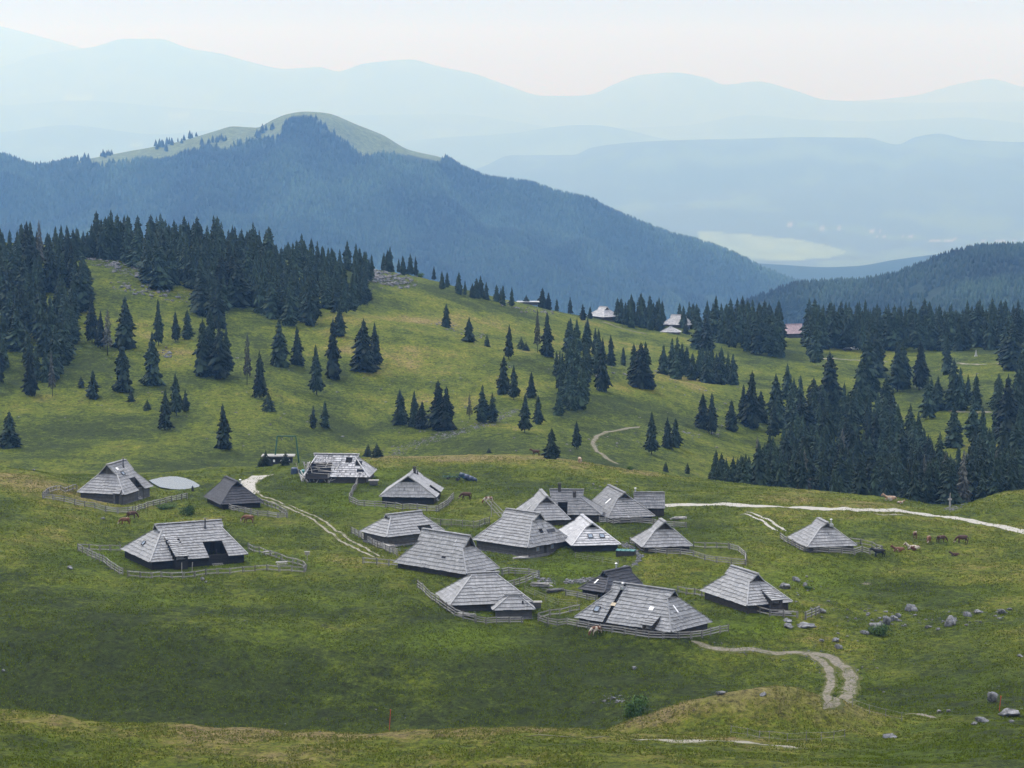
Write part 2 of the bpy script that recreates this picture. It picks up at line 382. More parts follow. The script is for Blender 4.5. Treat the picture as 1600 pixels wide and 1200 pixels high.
# ------------------------------------------------------------------ ground sheet
PXX, PXY = pix(TX, np.maximum(TY, 5.0), TZ)          # where each ground vertex falls, used to site real meadows, woods and fields
PATHS = []       # filled below: (points, width) in world metres
def inpoly(x, y, poly):
    r = np.zeros(np.shape(x), bool); n = len(poly)
    for i in range(n):
        x0, y0 = poly[i]; x1, y1 = poly[(i+1) % n]
        if y0 == y1: continue
        c = ((y0 > y) != (y1 > y)) & (x < (x1-x0)*(y-y0)/(y1-y0)+x0); r ^= c
    return r
def blob(cx, cy, rx, ry, k=2.0):
    return np.exp(-(np.abs((PXX-cx)/rx)**k + np.abs((PXY-cy)/ry)**k))
def ground_colour():
    X, Y = TX, TY
    C = np.zeros(X.shape + (4,), np.float32)       # r = dryness, g = lushness, b = bare/rock, a = wood/landcover mode
    near = Y < 2000
    big = fbm(X/48, Y/60, 4, 61); mid = fbm(X/11, Y/13, 4, 66)
    dry = .30 + .55*big + .28*mid
    dry += .42*sstep(362, 379, Y)*(1-sstep(381, 391, Y))*sstep(1260, 1000, PXX) + .16*sstep(338, 350, Y)*(1-sstep(380, 390, Y))*sstep(1500, 1100, PXX)           # crest of the nearest rise
    dry += .85*np.exp(-((X-35)/24)**2 - ((Y-411)/8)**2)
    dry += .55*np.exp(-((Y-745)/22)**2)*sstep(500, 620, PXX)*sstep(1150, 950, PXX)
    dry += .6*np.exp(-((PXX-60)/90)**2)*np.exp(-((Y-655)/30)**2)
    dry += .02*sstep(760, 840, Y)*(Y < 1180) + .25*blob(700, 560, 170, 45) + .4*blob(640, 500, 140, 12) + .1*blob(260, 480, 130, 60) + .3*blob(1050, 600, 90, 20) + .35*blob(950, 545, 80, 12)
    dry += .4*blob(590, 880, 90, 25) + .35*blob(1230, 960, 60, 40) + .3*blob(430, 850, 40, 20) + .3*blob(1560, 840, 80, 25)
    dry -= .44*sstep(1200, 950, PXX)*(1-sstep(470, 500, Y))*sstep(398, 410, Y)*(1-np.exp(-((X-35)/26)**2-((Y-408)/12)**2))    # hollow's shade, put into the grass colour
    dry += .10*sstep(1050, 1250, PXX)*sstep(420, 470, Y)*(Y < 760) + .06*(Y > 500)*(Y < 760)
    dry -= .35*blob(1420, 920, 110, 22)
    lush = .35 + .45*fbm(X/30, Y/30, 3, 71)
    for b_ in [(560,775,90,35),(900,885,90,40),(1200,960,60,30),(1150,985,90,18),(700,1000,200,25),(300,870,160,30),(1450,1180,100,22),(1290,890,120,30),(130,870,80,15)]:
        lush += .55*blob(*b_); dry -= .35*blob(*b_)
    lush = lush - .35*(Y > 760) - .30*sstep(395, 420, Y)*(1-sstep(455, 500, Y))*sstep(1200, 950, PXX)  # the hollow's painted shade also lowers lushness; far slopes are less lush
    bare = .9*np.exp(-((X-70)/3)**2-((Y-566)/3)**2)
    for b_ in [(318,900,18,4),(1180,955,16,5),(958,1092,16,7),(1375,927,18,5),(40,520,90,40),(430,450,200,45),(1290,1024,55,5),(1180,1016,50,5)]:
        bare = bare + .8*blob(*b_)
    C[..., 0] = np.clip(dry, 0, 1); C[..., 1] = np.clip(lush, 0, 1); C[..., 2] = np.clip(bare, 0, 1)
    return C
# land cover colour of the far country: woods, alpine pasture, fields, villages
def cover_colour():
    X, Y = TX, TY
    col = np.zeros(X.shape + (3,), np.float32)
    wood = np.array((.014, .024, .014)); past = np.array((.085, .105, .040)); field = np.array((.14, .18, .09)); town = np.array((.19, .185, .18)); meadow = np.array((.10, .13, .05))
    col[:] = wood
    w = fbm(X/2200, Y/3200, 4, 81)[..., None]
    farm = (Y > 20000)[..., None]
    w2 = fbm(X/520, Y/1100, 4, 82)[..., None]; w = w + .8*w2
    col = np.where(farm, np.array((.060, .066, .050)) + (meadow*.55-.03)*sstep(.05, .5, w), col)
    px = PXX + 5*noise2(X/150, Y/150, 85); py = PXY + 3*noise2(X/120, Y/120, 86)
    m = (Y > 8150) & (Y < 10500) & (inpoly(px, py, [(140,262),(240,250),(300,240),(330,228),(345,236),(390,222),(432,218),(445,192),(462,176),(470,140),(140,140)]) |
        inpoly(px, py, [(452,170),(492,184),(512,202),(538,226),(565,246),(600,243),(650,243),(700,250),(720,140),(460,140)]) | inpoly(px, py, [(120,255),(200,245),(265,243),(290,233),(330,222),(330,150),(120,150)]))
    col[m] = past; col[(Y > 8905) & (Y < 10500) & (px > 150) & (px < 690)] = past
    m2 = (Y > 19500) & (Y < 30000)
    px = PXX + 4*noise2(X/300, Y/500, 87); py = PXY + 1.5*noise2(X/300, Y/500, 88)
    fp = m2 & (PXX > 0) & inpoly(px, py, [(1090,362),(1130,364),(1180,368),(1240,374),(1290,382),(1325,394),(1300,402),(1210,408),(1150,400),(1090,385)])
    fc = field[None, :] * (1 + .35*noise2(X[fp]/260, Y[fp]/700, 89)[:, None])
    col[fp] = fc
    tn = noise2(X/70, Y/110, 90) > .05
    tp = (Y > 21000) & (Y < 36000) & (inpoly(px, py, [(1225,346),(1290,345),(1340,352),(1400,367),(1460,372),(1440,378),(1380,373),(1300,360),(1230,352)]) | inpoly(px, py, [(1440,372),(1600,374),(1600,380),(1440,378)]))
    col[tp & (noise2(X/260, Y/420, 92) > -.12)] = field*.55; col[tp & tn & (noise2(X/300, Y/420, 93) > .10)] = town
    for (a, b, c, d) in [(985,290,30,5),(1035,255,22,10),(1050,235,45,4),(925,257,14,4),(1180,311,12,2),(1590,275,15,3),(1640,250,30,5),(1475,236,7,4)]:
        m = (Y > 25500) & (Y < 36700) & (((px-a)/c)**2 + ((py-b)/d)**2 < 1 + .5*noise2(X/200, Y/200, 91)) & (noise2(X/330, Y/420, 94) > -.1); col[m] = field*.55
    for (a, b, c, d) in [(120,152,24,4),(60,187,16,3),(280,180,18,4),(25,200,12,4),(215,228,10,3)]:
        m = (Y > 39000) & (((px-a)/c)**2 + ((py-b)/d)**2 < 1 + .5*noise2(X/200, Y/200, 91)); col[m] = field
    return col

def grass_material(name='meadow_grass'):
    m, nt, b = new_mat(name)
    geo = N(nt, 'ShaderNodeNewGeometry'); P = geo.outputs['Position']
    at_ = N(nt, 'ShaderNodeAttribute', attribute_name='tint'); sep = N(nt, 'ShaderNodeSeparateColor'); nt.links.new(at_.outputs['Color'], sep.inputs[0])
    n1 = noise_node(nt, .45, 6, P, rough=.65); n2 = noise_node(nt, 2.3, 5, P, vec=(1, .7, 1), rough=.7); n3 = noise_node(nt, .07, 4, P)
    def madd(a, k, c):
        q = N(nt, 'ShaderNodeMath', operation='MULTIPLY_ADD'); nt.links.new(a, q.inputs[0]); q.inputs[1].default_value = k
        if isinstance(c, bpy.types.NodeSocket): nt.links.new(c, q.inputs[2])
        else: q.inputs[2].default_value = c
        return q.outputs[0]
    d = madd(n2.outputs['Fac'], .9, madd(n1.outputs['Fac'], 1.2, madd(sep.outputs[0], 1.0, -1.05)))
    base = ramp(nt, d, [(0.05, (.030, .044, .004)), (.30, (.064, .088, .006)), (.55, (.112, .134, .008)), (.80, (.170, .154, .030)), (1.0, (.215, .170, .070))]).outputs[0]
    l = madd(n3.outputs['Fac'], .8, madd(sep.outputs[1], 1.0, -.55))
    lushf = ramp(nt, l, [(.25, 0.0), (.75, .75)]).outputs[0]
    lushc = ramp(nt, n2.outputs['Fac'], [(.3, (.062, .100, .002)), (.7, (.125, .172, .005))]).outputs[0]
    c = mix(nt, lushf, base, lushc)
    bf = madd(n2.outputs['Fac'], 1.2, madd(sep.outputs[2], 1.4, -1.3))
    bff = ramp(nt, bf, [(.35, 0.0), (.55, 1.0)]).outputs[0]
    stone = ramp(nt, n1.outputs['Fac'], [(.35, (.12, .085, .055)), (.6, (.26, .24, .2))]).outputs[0]
    c = mix(nt, bff, c, stone)
    # tiny dark tufts
    tn = noise_node(nt, 1.3, 10, P, vec=(.8, .5, 1), rough=.85)
    tf = ramp(nt, tn.outputs['Fac'], [(.40, .30), (.5, 1.0), (.60, 1.45)]).outputs[0]
    c = mix(nt, 1.0, c, tf, 'MULTIPLY')
    t2 = noise_node(nt, .28, 7, P, vec=(1, .6, 1), rough=.8)
    c = mix(nt, 1.0, c, ramp(nt, t2.outputs['Fac'], [(.36, .66), (.5, 1.0), (.64, 1.15)]).outputs[0], 'MULTIPLY')
    nt.links.new(c, b.inputs['Base Color']); b.inputs['Roughness'].default_value = .95; b.inputs['Specular IOR Level'].default_value = .1
    h = noise_node(nt, 1.3, 9, P, rough=.8)
    bump(nt, b, h.outputs['Fac'], 1.0, 1.3)
    return m
def cover_material():
    m, nt, b = new_mat('far_land_cover')
    geo = N(nt, 'ShaderNodeNewGeometry'); at_ = N(nt, 'ShaderNodeAttribute', attribute_name='tint')
    n1 = noise_node(nt, .06, 6, geo.outputs['Position'], rough=.7)
    f = ramp(nt, n1.outputs['Fac'], [(.35, .5), (.65, 1.4)]).outputs[0]
    c = mix(nt, 1.0, at_.outputs['Color'], f, 'MULTIPLY')
    nt.links.new(c, b.inputs['Base Color']); b.inputs['Roughness'].default_value = .95; b.inputs['Specular IOR Level'].default_value = .1
    return m
M_GRASS = grass_material(); M_COVER = cover_material()

def grid_object(name, i0, i1, mat, col, step=1):
    n = i1 - i0
    v = np.stack([TX[i0:i1], TY[i0:i1], TZ[i0:i1]], -1).reshape(-1, 3)
    a = (np.arange(n-1)[:, None]*NV + np.arange(NV-1)[None, :]).ravel()
    f = np.stack([a, a+1, a+NV+1, a+NV], -1)
    o = mesh_obj(name, v, f, mat, smooth=True)
    at_ = o.data.color_attributes.new('tint', 'FLOAT_COLOR', 'POINT')
    c = np.ones((n*NV, 4), np.float32); k = col.shape[-1]; c[:, :k] = col[i0:i1].reshape(-1, k)
    if k == 4: c[:, 3] = 1
    at_.data.foreach_set('color', c.ravel())
    o['kind'] = 'structure'
    return o
def yi(Y): return int(np.searchsorted(YS, Y))
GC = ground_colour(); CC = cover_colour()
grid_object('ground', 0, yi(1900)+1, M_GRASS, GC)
grid_object('mountain', yi(1900), yi(12000)+1, M_COVER, CC)
grid_object('valley', yi(12000), yi(29500)+1, M_COVER, CC)
grid_object('hills', yi(29500), len(YS), M_COVER, CC)

# ------------------------------------------------------------------ weathered wood, stone and metal
def wood_material(name, c0, c1, scale=1.0, streak=1.0):
    m, nt, b = new_mat(name)
    a = N(nt, 'ShaderNodeAttribute', attribute_name='tint')
    n1 = noise_node(nt, 1.1*scale, 5, rough=.65); n2 = noise_node(nt, 7*scale, 3)
    c = ramp(nt, n1.outputs['Fac'], [(.3, c0), (.7, c1)]).outputs[0]
    f = ramp(nt, n2.outputs['Fac'], [(.3, .78), (.7, 1.15)]).outputs[0]
    c = mix(nt, 1.0, c, a.outputs['Color'], 'MULTIPLY'); c = mix(nt, streak, c, f, 'MULTIPLY')
    nt.links.new(c, b.inputs['Base Color']); b.inputs['Roughness'].default_value = .78
    b.inputs['Specular IOR Level'].default_value = .3
    bump(nt, b, n2.outputs['Fac'], .4, .03)
    return m
def plain_material(name, c, rough=.7, metal=0.0, var=.25, scale=3.0):
    m, nt, b = new_mat(name)
    n1 = noise_node(nt, scale, 4)
    f = ramp(nt, n1.outputs['Fac'], [(.3, 1-var), (.7, 1+var)]).outputs[0]
    cc = mix(nt, 1.0, c, f, 'MULTIPLY'); nt.links.new(cc, b.inputs['Base Color'])
    b.inputs['Roughness'].default_value = rough; b.inputs['Metallic'].default_value = metal
    return m
M_SHINGLE = wood_material('weathered_shingle', (.172, .174, .176), (.268, .271, .274))
M_SHINGLE_PALE = wood_material('pale_new_shingle', (.29, .292, .30), (.40, .402, .41))
M_SHINGLE_DARK = wood_material('tarred_shingle', (.026, .027, .032), (.050, .052, .060))
M_SHINGLE_GREY = wood_material('old_grey_shingle', (.118, .121, .125), (.205, .208, .212))
M_SHINGLE_PINK = wood_material('reddish_roof', (.30, .23, .24), (.40, .31, .32))
M_WALL_BLACK = wood_material('black_stained_logs', (.010, .010, .012), (.022, .021, .022), 1.5)
M_WALL_DARK = wood_material('dark_brown_logs', (.028, .025, .024), (.055, .050, .046), 1.5)
M_WALL_GREY = wood_material('grey_board_wall', (.050, .050, .050), (.095, .093, .090), 1.5)
M_FENCE = wood_material('weathered_fence_wood', (.18, .175, .165), (.32, .31, .29), 2.0)
M_STONE = plain_material('limestone', (.13, .13, .13), .9, 0, .45, 1.6)
M_METAL = plain_material('galvanised_metal', (.42, .43, .45), .4, .6)
M_DARKMETAL = plain_material('dark_metal', (.05, .05, .055), .45, .5)
M_GLASS = plain_material('window_glass', (.16, .20, .25), .12)
M_WHITE = plain_material('white_paint', (.72, .72, .72), .5, 0, .08)
M_GAP = plain_material('painted_gap_dark', (.008, .008, .009), .95)  # near-black colour painted for the darkness inside roof openings
M_NEWWOOD = wood_material('fresh_cut_wood', (.36, .30, .21), (.48, .41, .30), 2.0)
M_RUST = wood_material('brown_open_boards', (.050, .030, .020), (.110, .070, .042), 2.0)

def clip_half(poly, a, b, c):
    """keep the part of a 2-D polygon where a*x + b*y <= c"""
    out = []; n = len(poly)
    for i in range(n):
        p, q = poly[i], poly[(i+1) % n]
        dp = a*p[0]+b*p[1]-c; dq = a*q[0]+b*q[1]-c
        if dp <= 0: out.append(p)
        if (dp < 0 < dq) or (dq < 0 < dp):
            t = dp/(dp-dq); out.append((p[0]+(q[0]-p[0])*t, p[1]+(q[1]-p[1])*t))
    return out

class Slope:
    """one roof plane: origin on the eave, s runs along the eave, t up the slope"""
    def __init__(s, o, e, poly3):
        s.o = np.array(o, float); s.es = np.array(e, float); s.es /= np.linalg.norm(s.es)
        P = [np.array(p, float) for p in poly3]
        w = P[2] - s.o; w = w - s.es*(w @ s.es); s.et = w/np.linalg.norm(w)
        s.n = np.cross(s.es, s.et)
        if s.n[2] < 0: s.n = -s.n
        s.poly = [((p-s.o) @ s.es, (p-s.o) @ s.et) for p in P]
        s.cuts = []
    def p(s, a, t, h=0.0): return s.o + s.es*a + s.et*t + s.n*h
    def pieces(s):
        ps = [s.poly]
        for (s0, s1, t0, t1) in s.cuts:
            new = []
            for q in ps:
                for halfs in (((1,0,s0),), ((-1,0,-s1),), ((-1,0,-s0),(1,0,s1),(0,-1,-t1)), ((-1,0,-s0),(1,0,s1),(0,1,t0))):
                    r = q
                    for h in halfs:
                        r = clip_half(r, *h)
                        if len(r) < 3: break
                    if len(r) >= 3: new.append(r)
            ps = new
        return ps
    def shingle(s, mb, R, expo=.78, ragged=.05, missing=0.0, lift=.115, base=1.0, spread=.16):
        for q in s.pieces():
            # deck below the shingles
            mb.slab([s.p(a, t, .02) for a, t in q], s.n, .10, .35)
        hi = max(t for _, t in s.poly); lo_s = min(a for a, _ in s.poly); hi_s = max(a for a, _ in s.poly)
        pcs = s.pieces(); t = -.10; k = 0
        while t < hi:
            e = expo*R.uniform(.9, 1.1); a = lo_s - R.uniform(0, .3)
            rowt = base*R.uniform(.92, 1.06)
            blockt = 1.0; nb = 0
            while a < hi_s:
                w = R.uniform(.20, .36)
                if nb <= 0: nb = R.randint(2, 6); blockt = R.uniform(1-spread*.55, 1+spread*.55); joff = R.uniform(-ragged, ragged)*2.6
                nb -= 1
                tint = rowt*blockt*R.uniform(1-spread, 1+spread)
                if R.random() < .014: tint *= R.choice((.6, .7, 1.35, 1.5))
                if missing and R.random() < missing: a += w; continue
                t0 = t - R.uniform(0, ragged) + joff*.8; t1 = t + e + .05
                for q in pcs:
                    r = q if t > 0 else q
                    if t <= 0.001:
                        r = [(x, (y if y > 1e-4 else -.12)) for x, y in q]      # eave course overhangs
                    for h in ((-1,0,-(a+.012)), (1,0,a+w), (0,-1,-t0), (0,1,t1)):
                        r = clip_half(r, *h)
                        if len(r) < 3: break
                    if len(r) < 3: continue
                    zz = lambda y: .04 + lift*max(0.0, min(1.0, (t1-y)/(t1-t0)))
                    top = [s.p(x, y, zz(y)) for x, y in r]
                    i0 = len(mb.v); n = len(r)
                    mb.add(top, [list(range(n))], tint)
                    ymin = min(y for _, y in r)
                    ed = [i for i in range(n) if abs(r[i][1]-ymin) < 1e-3 and abs(r[(i+1) % n][1]-ymin) < 1e-3]
                    if ed and ymin < t1-.2:
                        i = ed[0]; j = (i+1) % n
                        A, B = top[i], top[j]
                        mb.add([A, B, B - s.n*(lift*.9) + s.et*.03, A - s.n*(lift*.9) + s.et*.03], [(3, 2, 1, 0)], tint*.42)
                a += w
            t += e; k += 1

BASE_DROP = .32
def hut(key, label, roofm, wallm, g=(.28, .28), cuts=(), dormers=(), chimneys=(), skylights=(), patches=(), foundation=True, missing=0.0, expo=.78, cat='hut', group='wooden herdsmen huts of the alpine village', dims=None, name='wooden_hut', doors=(), wallinset=.75, spread=.15, sub=None, shift=(0,0), base=1.0):
    X, Y, th, L, W, Lr, H, he, off = dims or HUTS[key]
    X += shift[0]; Y += shift[1]
    R = random.Random(key); Zb = HUT_Z.get(key) or float(ground(X, Y))
    root = sub or empty(name, label, cat, (X, Y, Zb), th, group)
    hw = W/2; x0, x1 = off-Lr/2, off+Lr/2; zr = he+H
    A, B, C, D = (-L/2,-hw,he), (L/2,-hw,he), (L/2,hw,he), (-L/2,hw,he)
    def vg(end, sgn):     # verge foot and gablet foot on the main slope sgn
        gg = g[end]; xe = (x0, x1)[end]; dirx = (1, -1)[end]
        zg = zr - H*gg
        return (xe + dirx*.25, sgn*hw*gg, zg), (xe + dirx*.75, sgn*hw*gg, zg)
    slopes = {}
    for nm, sg, P, Q in (('front', -1, A, B), ('back', 1, D, C)):
        v0, g0 = vg(0, sg); v1, g1 = vg(1, sg)
        poly = [P, Q] if g[1] < 1 else [P, (x1, sg*hw, he)]
        if g[0] >= 1: poly[0] = (x0, sg*hw, he)
        if g[1] < 1: poly += [g1, v1]
        poly += [(x1, 0, zr), (x0, 0, zr)]
        if g[0] < 1: poly += [v0, g0]
        slopes[nm] = Slope(poly[0], (1, 0, 0), poly)
        # the third point given to Slope must leave the eave line
    for nm, end, P, Q in (('west', 0, D, A), ('east', 1, B, C)):
        if g[end] < 1:
            _, ga = vg(end, 1 if nm == 'west' else -1); _, gb = vg(end, -1 if nm == 'west' else 1)
            slopes[nm] = Slope(P, np.array(Q)-np.array(P), [P, Q, gb, ga])
    for (nm, s0, s1, t0, t1, kind) in cuts:
        S = slopes[nm]; w = max(a for a, _ in S.poly[:2]) ; hh = max(t for _, t in S.poly)
        S.cuts.append((s0*w, s1*w, t0*hh, t1*hh))
    mb = MB()
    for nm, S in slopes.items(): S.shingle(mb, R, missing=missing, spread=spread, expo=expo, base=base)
    roof = mb.build('roof', roofm, root)
    # ridge and hip boards
    rb = MB()
    for k in range(int((x1-x0)/.5)+1):
        a = x0 - .05 + k*.5; b = min(a+.52, x1+.05)
        if b <= a: break
        tn = R.uniform(.75, 1.15); dz = R.uniform(0, .05)
        rb.bar((a, -.17, zr+.13+dz), (b, -.17, zr+.13+dz), .42, .05, tn); rb.bar((a, .15, zr+.17+dz), (b, .15, zr+.17+dz), .38, .05, tn)
    rb.build('ridge_cap', roofm, roof)
    def edge(p, q, w, h, tn):
        e_ = MB(); e_.bar(p, q, w, h, tn); e_.build('edge_board', roofm, roof)
    for end, (P, Q) in ((0, (A, D)), (1, (B, C))):
        if g[end] < 1:
            for cnr, sg in ((P, -1), (Q, 1)):
                _, gg = vg(end, sg)
                edge(np.array(cnr)+(0,0,.20), np.array(gg)+(0,0,.22), .24, .06, R.uniform(1.05, 1.3))
        v, _ = vg(end, -1); v2, _ = vg(end, 1); xe = (x0, x1)[end]
        if g[end] >= 1: v = (xe, -hw, he); v2 = (xe, hw, he)
        for q in (v, v2): edge(np.array(q)+(0,0,.08), (xe, 0, zr+.1), .10, .22, R.uniform(.8, 1.2))
    # walls of stacked logs, and the dark gable ends
    wi = min(wallinset, W*.12); wx, wy = L/2-wi, hw-wi
    xa = x0+.35 if g[0] >= 1 else -wx; xb = x1-.35 if g[1] >= 1 else wx
    wb = MB(); z = -1.6
    while z < he+.30:
        hgt = R.uniform(.2, .27); tn = R.uniform(.75, 1.25)
        for (p, q) in (((xa-.12, -wy), (xb+.12, -wy)), ((xa-.12, wy), (xb+.12, wy))):
            wb.bar((p[0], p[1], z+hgt/2), (q[0], q[1], z+hgt/2), .2, hgt*.9, tn)
        for xx in (xa, xb): wb.bar((xx, -wy+.1, z+hgt/2), (xx, wy-.1, z+hgt/2), .2, hgt*.9, tn*R.uniform(.9, 1.1))
        z += hgt
    for sx in (xa, xb):
        for sy in (-wy, wy): wb.box((sx, sy, he/2-.6), (.32, .32, he+1.6))
    wb.build('wall', wallm, root)
    for end in (0, 1):
        gb = MB()
        gg = g[end]; xe = (x0+.75, x1-.75)[end] if gg < 1 else (xa, xb)[end]
        zg = zr-H*gg; hwg = hw*gg
        if gg >= 1: hwg = wy; zg = he + .1
        n = max(3, int(hwg*2/.3)); ww = 2*hwg/n
        for k in range(n):
            y = -hwg + ww*(k+.5); top = zr - (zr-zg)*abs(y)/hwg - .12
            if top - zg > .05: gb.box((xe, y, (zg+top)/2-.1), (.07, ww*.94, top-zg+.2), 0, R.uniform(.7, 1.3))
        gb.build('gable_panel', wallm, root)
    if foundation:
        fb = MB()
        for (p, q) in (((xa-.3,-wy),(xb+.3,-wy)), ((xa-.3,wy),(xb+.3,wy)), ((xa,-wy+.2),(xa,wy-.2)), ((xb,-wy+.2),(xb,wy-.2))):
            p = np.array(p + (-.75-BASE_DROP,)); q = np.array(q + (-.75-BASE_DROP,)); d = q-p; L_ = np.linalg.norm(d); m = int(L_/.7)+1
            for k in range(m):
                fb.box(tuple(p+d*(k+.5)/m+np.array((0,0,R.uniform(-.06,.06)))), ((L_/m*.97 if abs(d[0])>1 else .55), (L_/m*.97 if abs(d[1])>1 else .55), 1.9), 0, R.uniform(.7,1.2))
        fb.build('stone_base', M_STONE, root)
    def z_on(S, a, t, h=0): return S.p(a, t, h)
    for (nm, s0, s1, t0, t1, kind) in cuts:
        S = slopes[nm]; w = max(a for a, _ in S.poly[:2]); hh = max(t for _, t in S.poly)
        a0, a1, u1 = s0*w, s1*w, t1*hh
        outd = np.array((S.et[0], S.et[1], 0)); outd /= np.linalg.norm(outd)
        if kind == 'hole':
            hm = MB(); hm.slab([S.p(a0+.05, t0*hh+.05, -.15), S.p(a1-.05, t0*hh+.05, -.15), S.p(a1-.05, u1-.05, -.15), S.p(a0+.05, u1-.05, -.15)], S.n, .05)  # black sheet standing in for the unlit loft
            hm.build('loft_dark_sheet', M_GAP, root); continue
        top = S.p((a0+a1)/2, u1, -.12); zt = top[2]
        def P(a, d, z): q = S.p(a, 0) + outd*d; return np.array((q[0], q[1], z))
        dd = float((S.p(0, u1)-S.p(0, 0)) @ outd)
        pm = MB(); n = max(3, int((a1-a0)/.28))
        for k in range(n):
            c0 = P(a0+(a1-a0)*(k+.5)/n, dd, 0); pm.bar((c0[0], c0[1], -.6), (c0[0], c0[1], zt), (a1-a0)/n*.96, .08, R.uniform(.8, 1.4))
        for aa in (a0+.04, a1-.04):
            for k in range(5):
                c0 = P(aa, dd*(k+.5)/5, 0); sl = S.p(aa, u1*(k+.5)/5, -.12)[2]
                pm.bar((c0[0], c0[1], -.6), (c0[0], c0[1], sl), .08, dd/5*.98 if abs(outd[0]) > .5 else .1, 1.0)
        porch = pm.build('porch_recess', wallm, root)
        dm = MB(); mid = (a0+a1)/2 + (a1-a0)*.2
        c0 = P(mid, dd-.08, 0); dm.bar((c0[0], c0[1], -.3), (c0[0], c0[1], zt*.55+.4), .9, .08, 1.4); dm.build('door', M_WALL_DARK, root)
        wm_ = MB(); c0 = P((a0+a1)/2-(a1-a0)*.15, dd-.1, 0)
        e = S.es
        for i_ in (-1, 1):
            q = c0 + e*i_*.55; wm_.bar((q[0], q[1], he*.35), (q[0], q[1], he*.35+1.0), .10, .08)
        for zz in (he*.35, he*.35+1.0): wm_.bar(c0-e*.6+(0,0,zz), c0+e*.6+(0,0,zz), .08, .1)
        wf = wm_.build('window', M_WALL_GREY, root)
        gl = MB(); gl.bar(c0-e*.5+(0,0,he*.35+.5)+outd*.03, c0+e*.5+(0,0,he*.35+.5)+outd*.03, .04, .9); gl.build('pane', M_GLASS, wf)
        bm_ = MB()
        for i_ in range(2):
            z_ = .15 + i_*.25; q = P(0, .35+.35*i_, z_)
            bm_.bar(P((a0*.8+a1*.2), .35+.3*i_, z_), P((a0*.25+a1*.75), .35+.3*i_, z_), .35, .10, 1.1)
        bm_.build('step', M_FENCE, root)
    for (nm, s, tt, wd, ln, rise) in dormers:      # little entrance roofs that carry a slope on outwards
        S = slopes[nm]; w = max(a for a, _ in S.poly[:2]); hh = max(t for _, t in S.poly)
        a = s*w; outd = np.array((S.et[0], S.et[1], 0)); outd /= np.linalg.norm(outd)
        up = S.p(a, tt*hh, .12); dn = S.p(a, 0) - outd*ln; dn[2] = he + rise
        vs = up - dn; Ls = np.linalg.norm(vs)
        T = Slope(dn - S.es*wd/2, S.es, [dn - S.es*wd/2, dn + S.es*wd/2, up + S.es*wd*.42, up - S.es*wd*.42])
        m_ = MB(); T.shingle(m_, R, expo=.7, base=1.06); m_.build('porch_roof', roofm, root)
        c_ = MB()
        for sg in (-1, 1):
            e0 = dn + S.es*sg*wd*.42 + outd*.35; e1 = S.p(a + sg*wd*.42, tt*hh*.75)
            for k in range(6):
                f = (k+.5)/6; q = e0*(1-f)+e1*f; lo = -.6; hi_ = (dn*(1-f)+up*f)[2] - .12
                c_.bar((q[0], q[1], lo), (q[0], q[1], hi_), .10 if abs(outd[1]) > .5 else .45, .45 if abs(outd[1]) > .5 else .10, R.uniform(.8, 1.2))
        q = dn + outd*.55; c_.bar((q[0]-S.es[0]*wd*.4, q[1]-S.es[1]*wd*.4, he*.42), (q[0]+S.es[0]*wd*.4, q[1]+S.es[1]*wd*.4, he*.42), .08, he*1.1)
        c_.build('porch_wall', wallm, root)
        d_ = MB(); q = dn + outd*.48; d_.bar((q[0], q[1], -.3), (q[0], q[1], he*.9), .85, .06, .6); d_.build('door', M_WALL_DARK, root)
    for ch in chimneys:                            # (slope, s, t, height, kind)
        nm, s, tt, hgt, kind = ch; S = slopes[nm]; w = max(a for a, _ in S.poly[:2]); hh = max(t for _, t in S.poly)
        b0 = S.p(s*w, tt*hh, 0); c_ = MB()
        if kind == 'pipe':
            c_.tube(b0-(0,0,.2), b0+(0,0,hgt), .13, n=10); c_.tube(b0+(0,0,hgt+.12), b0+(0,0,hgt+.30), .32, .04, 10); c_.tube(b0+(0,0,-.2), b0+(0,0,.45), .34, .2, 10)
            for k in range(3):
                t_ = 2.1*k; v_ = np.array((math.cos(t_)*.12, math.sin(t_)*.12, 0)); c_.bar(b0+v_+(0,0,hgt-.05), b0+v_+(0,0,hgt+.14), .03)
            c_.build('chimney', M_DARKMETAL, roof)
        elif kind == 'silver':
            c_.tube(b0-(0,0,.2), b0+(0,0,hgt), .16, n=10); c_.tube(b0+(0,0,hgt+.1), b0+(0,0,hgt+.25), .34, .05, 10); c_.box(tuple(b0+(0,0,.2)), (.8,.8,.5)); c_.build('chimney', M_METAL, roof)
        else:
            c_.box(tuple(b0+(0,0,hgt/2-.2)), (.62,.62,hgt+.4)); c_.box(tuple(b0+(0,0,hgt+.22)), (.85,.85,.10)); 
            for sx in (-.25,.25):
                for sy in (-.25,.25): c_.box(tuple(b0+(sx,sy,hgt+.08)), (.1,.1,.2))
            c_.build('chimney', M_WALL_DARK, roof)
    for (nm, s, tt, wd, hg) in skylights:
        S = slopes[nm]; w = max(a for a, _ in S.poly[:2]); hh = max(t for _, t in S.poly); a = s*w; t_ = tt*hh
        f_ = MB()
        for (p, q) in (((a-wd/2, t_-hg/2), (a+wd/2, t_-hg/2)), ((a-wd/2, t_+hg/2), (a+wd/2, t_+hg/2)), ((a-wd/2, t_-hg/2), (a-wd/2, t_+hg/2)), ((a+wd/2, t_-hg/2), (a+wd/2, t_+hg/2))):
            f_.bar(S.p(*p, .24), S.p(*q, .24), .14, .14)
        fr = f_.build('skylight', M_DARKMETAL, roof)
        g_ = MB(); g_.slab([S.p(a-wd/2, t_-hg/2, .25), S.p(a+wd/2, t_-hg/2, .25), S.p(a+wd/2, t_+hg/2, .25), S.p(a-wd/2, t_+hg/2, .25)], S.n, .04); g_.build('skylight_pane', M_GLASS, roof)
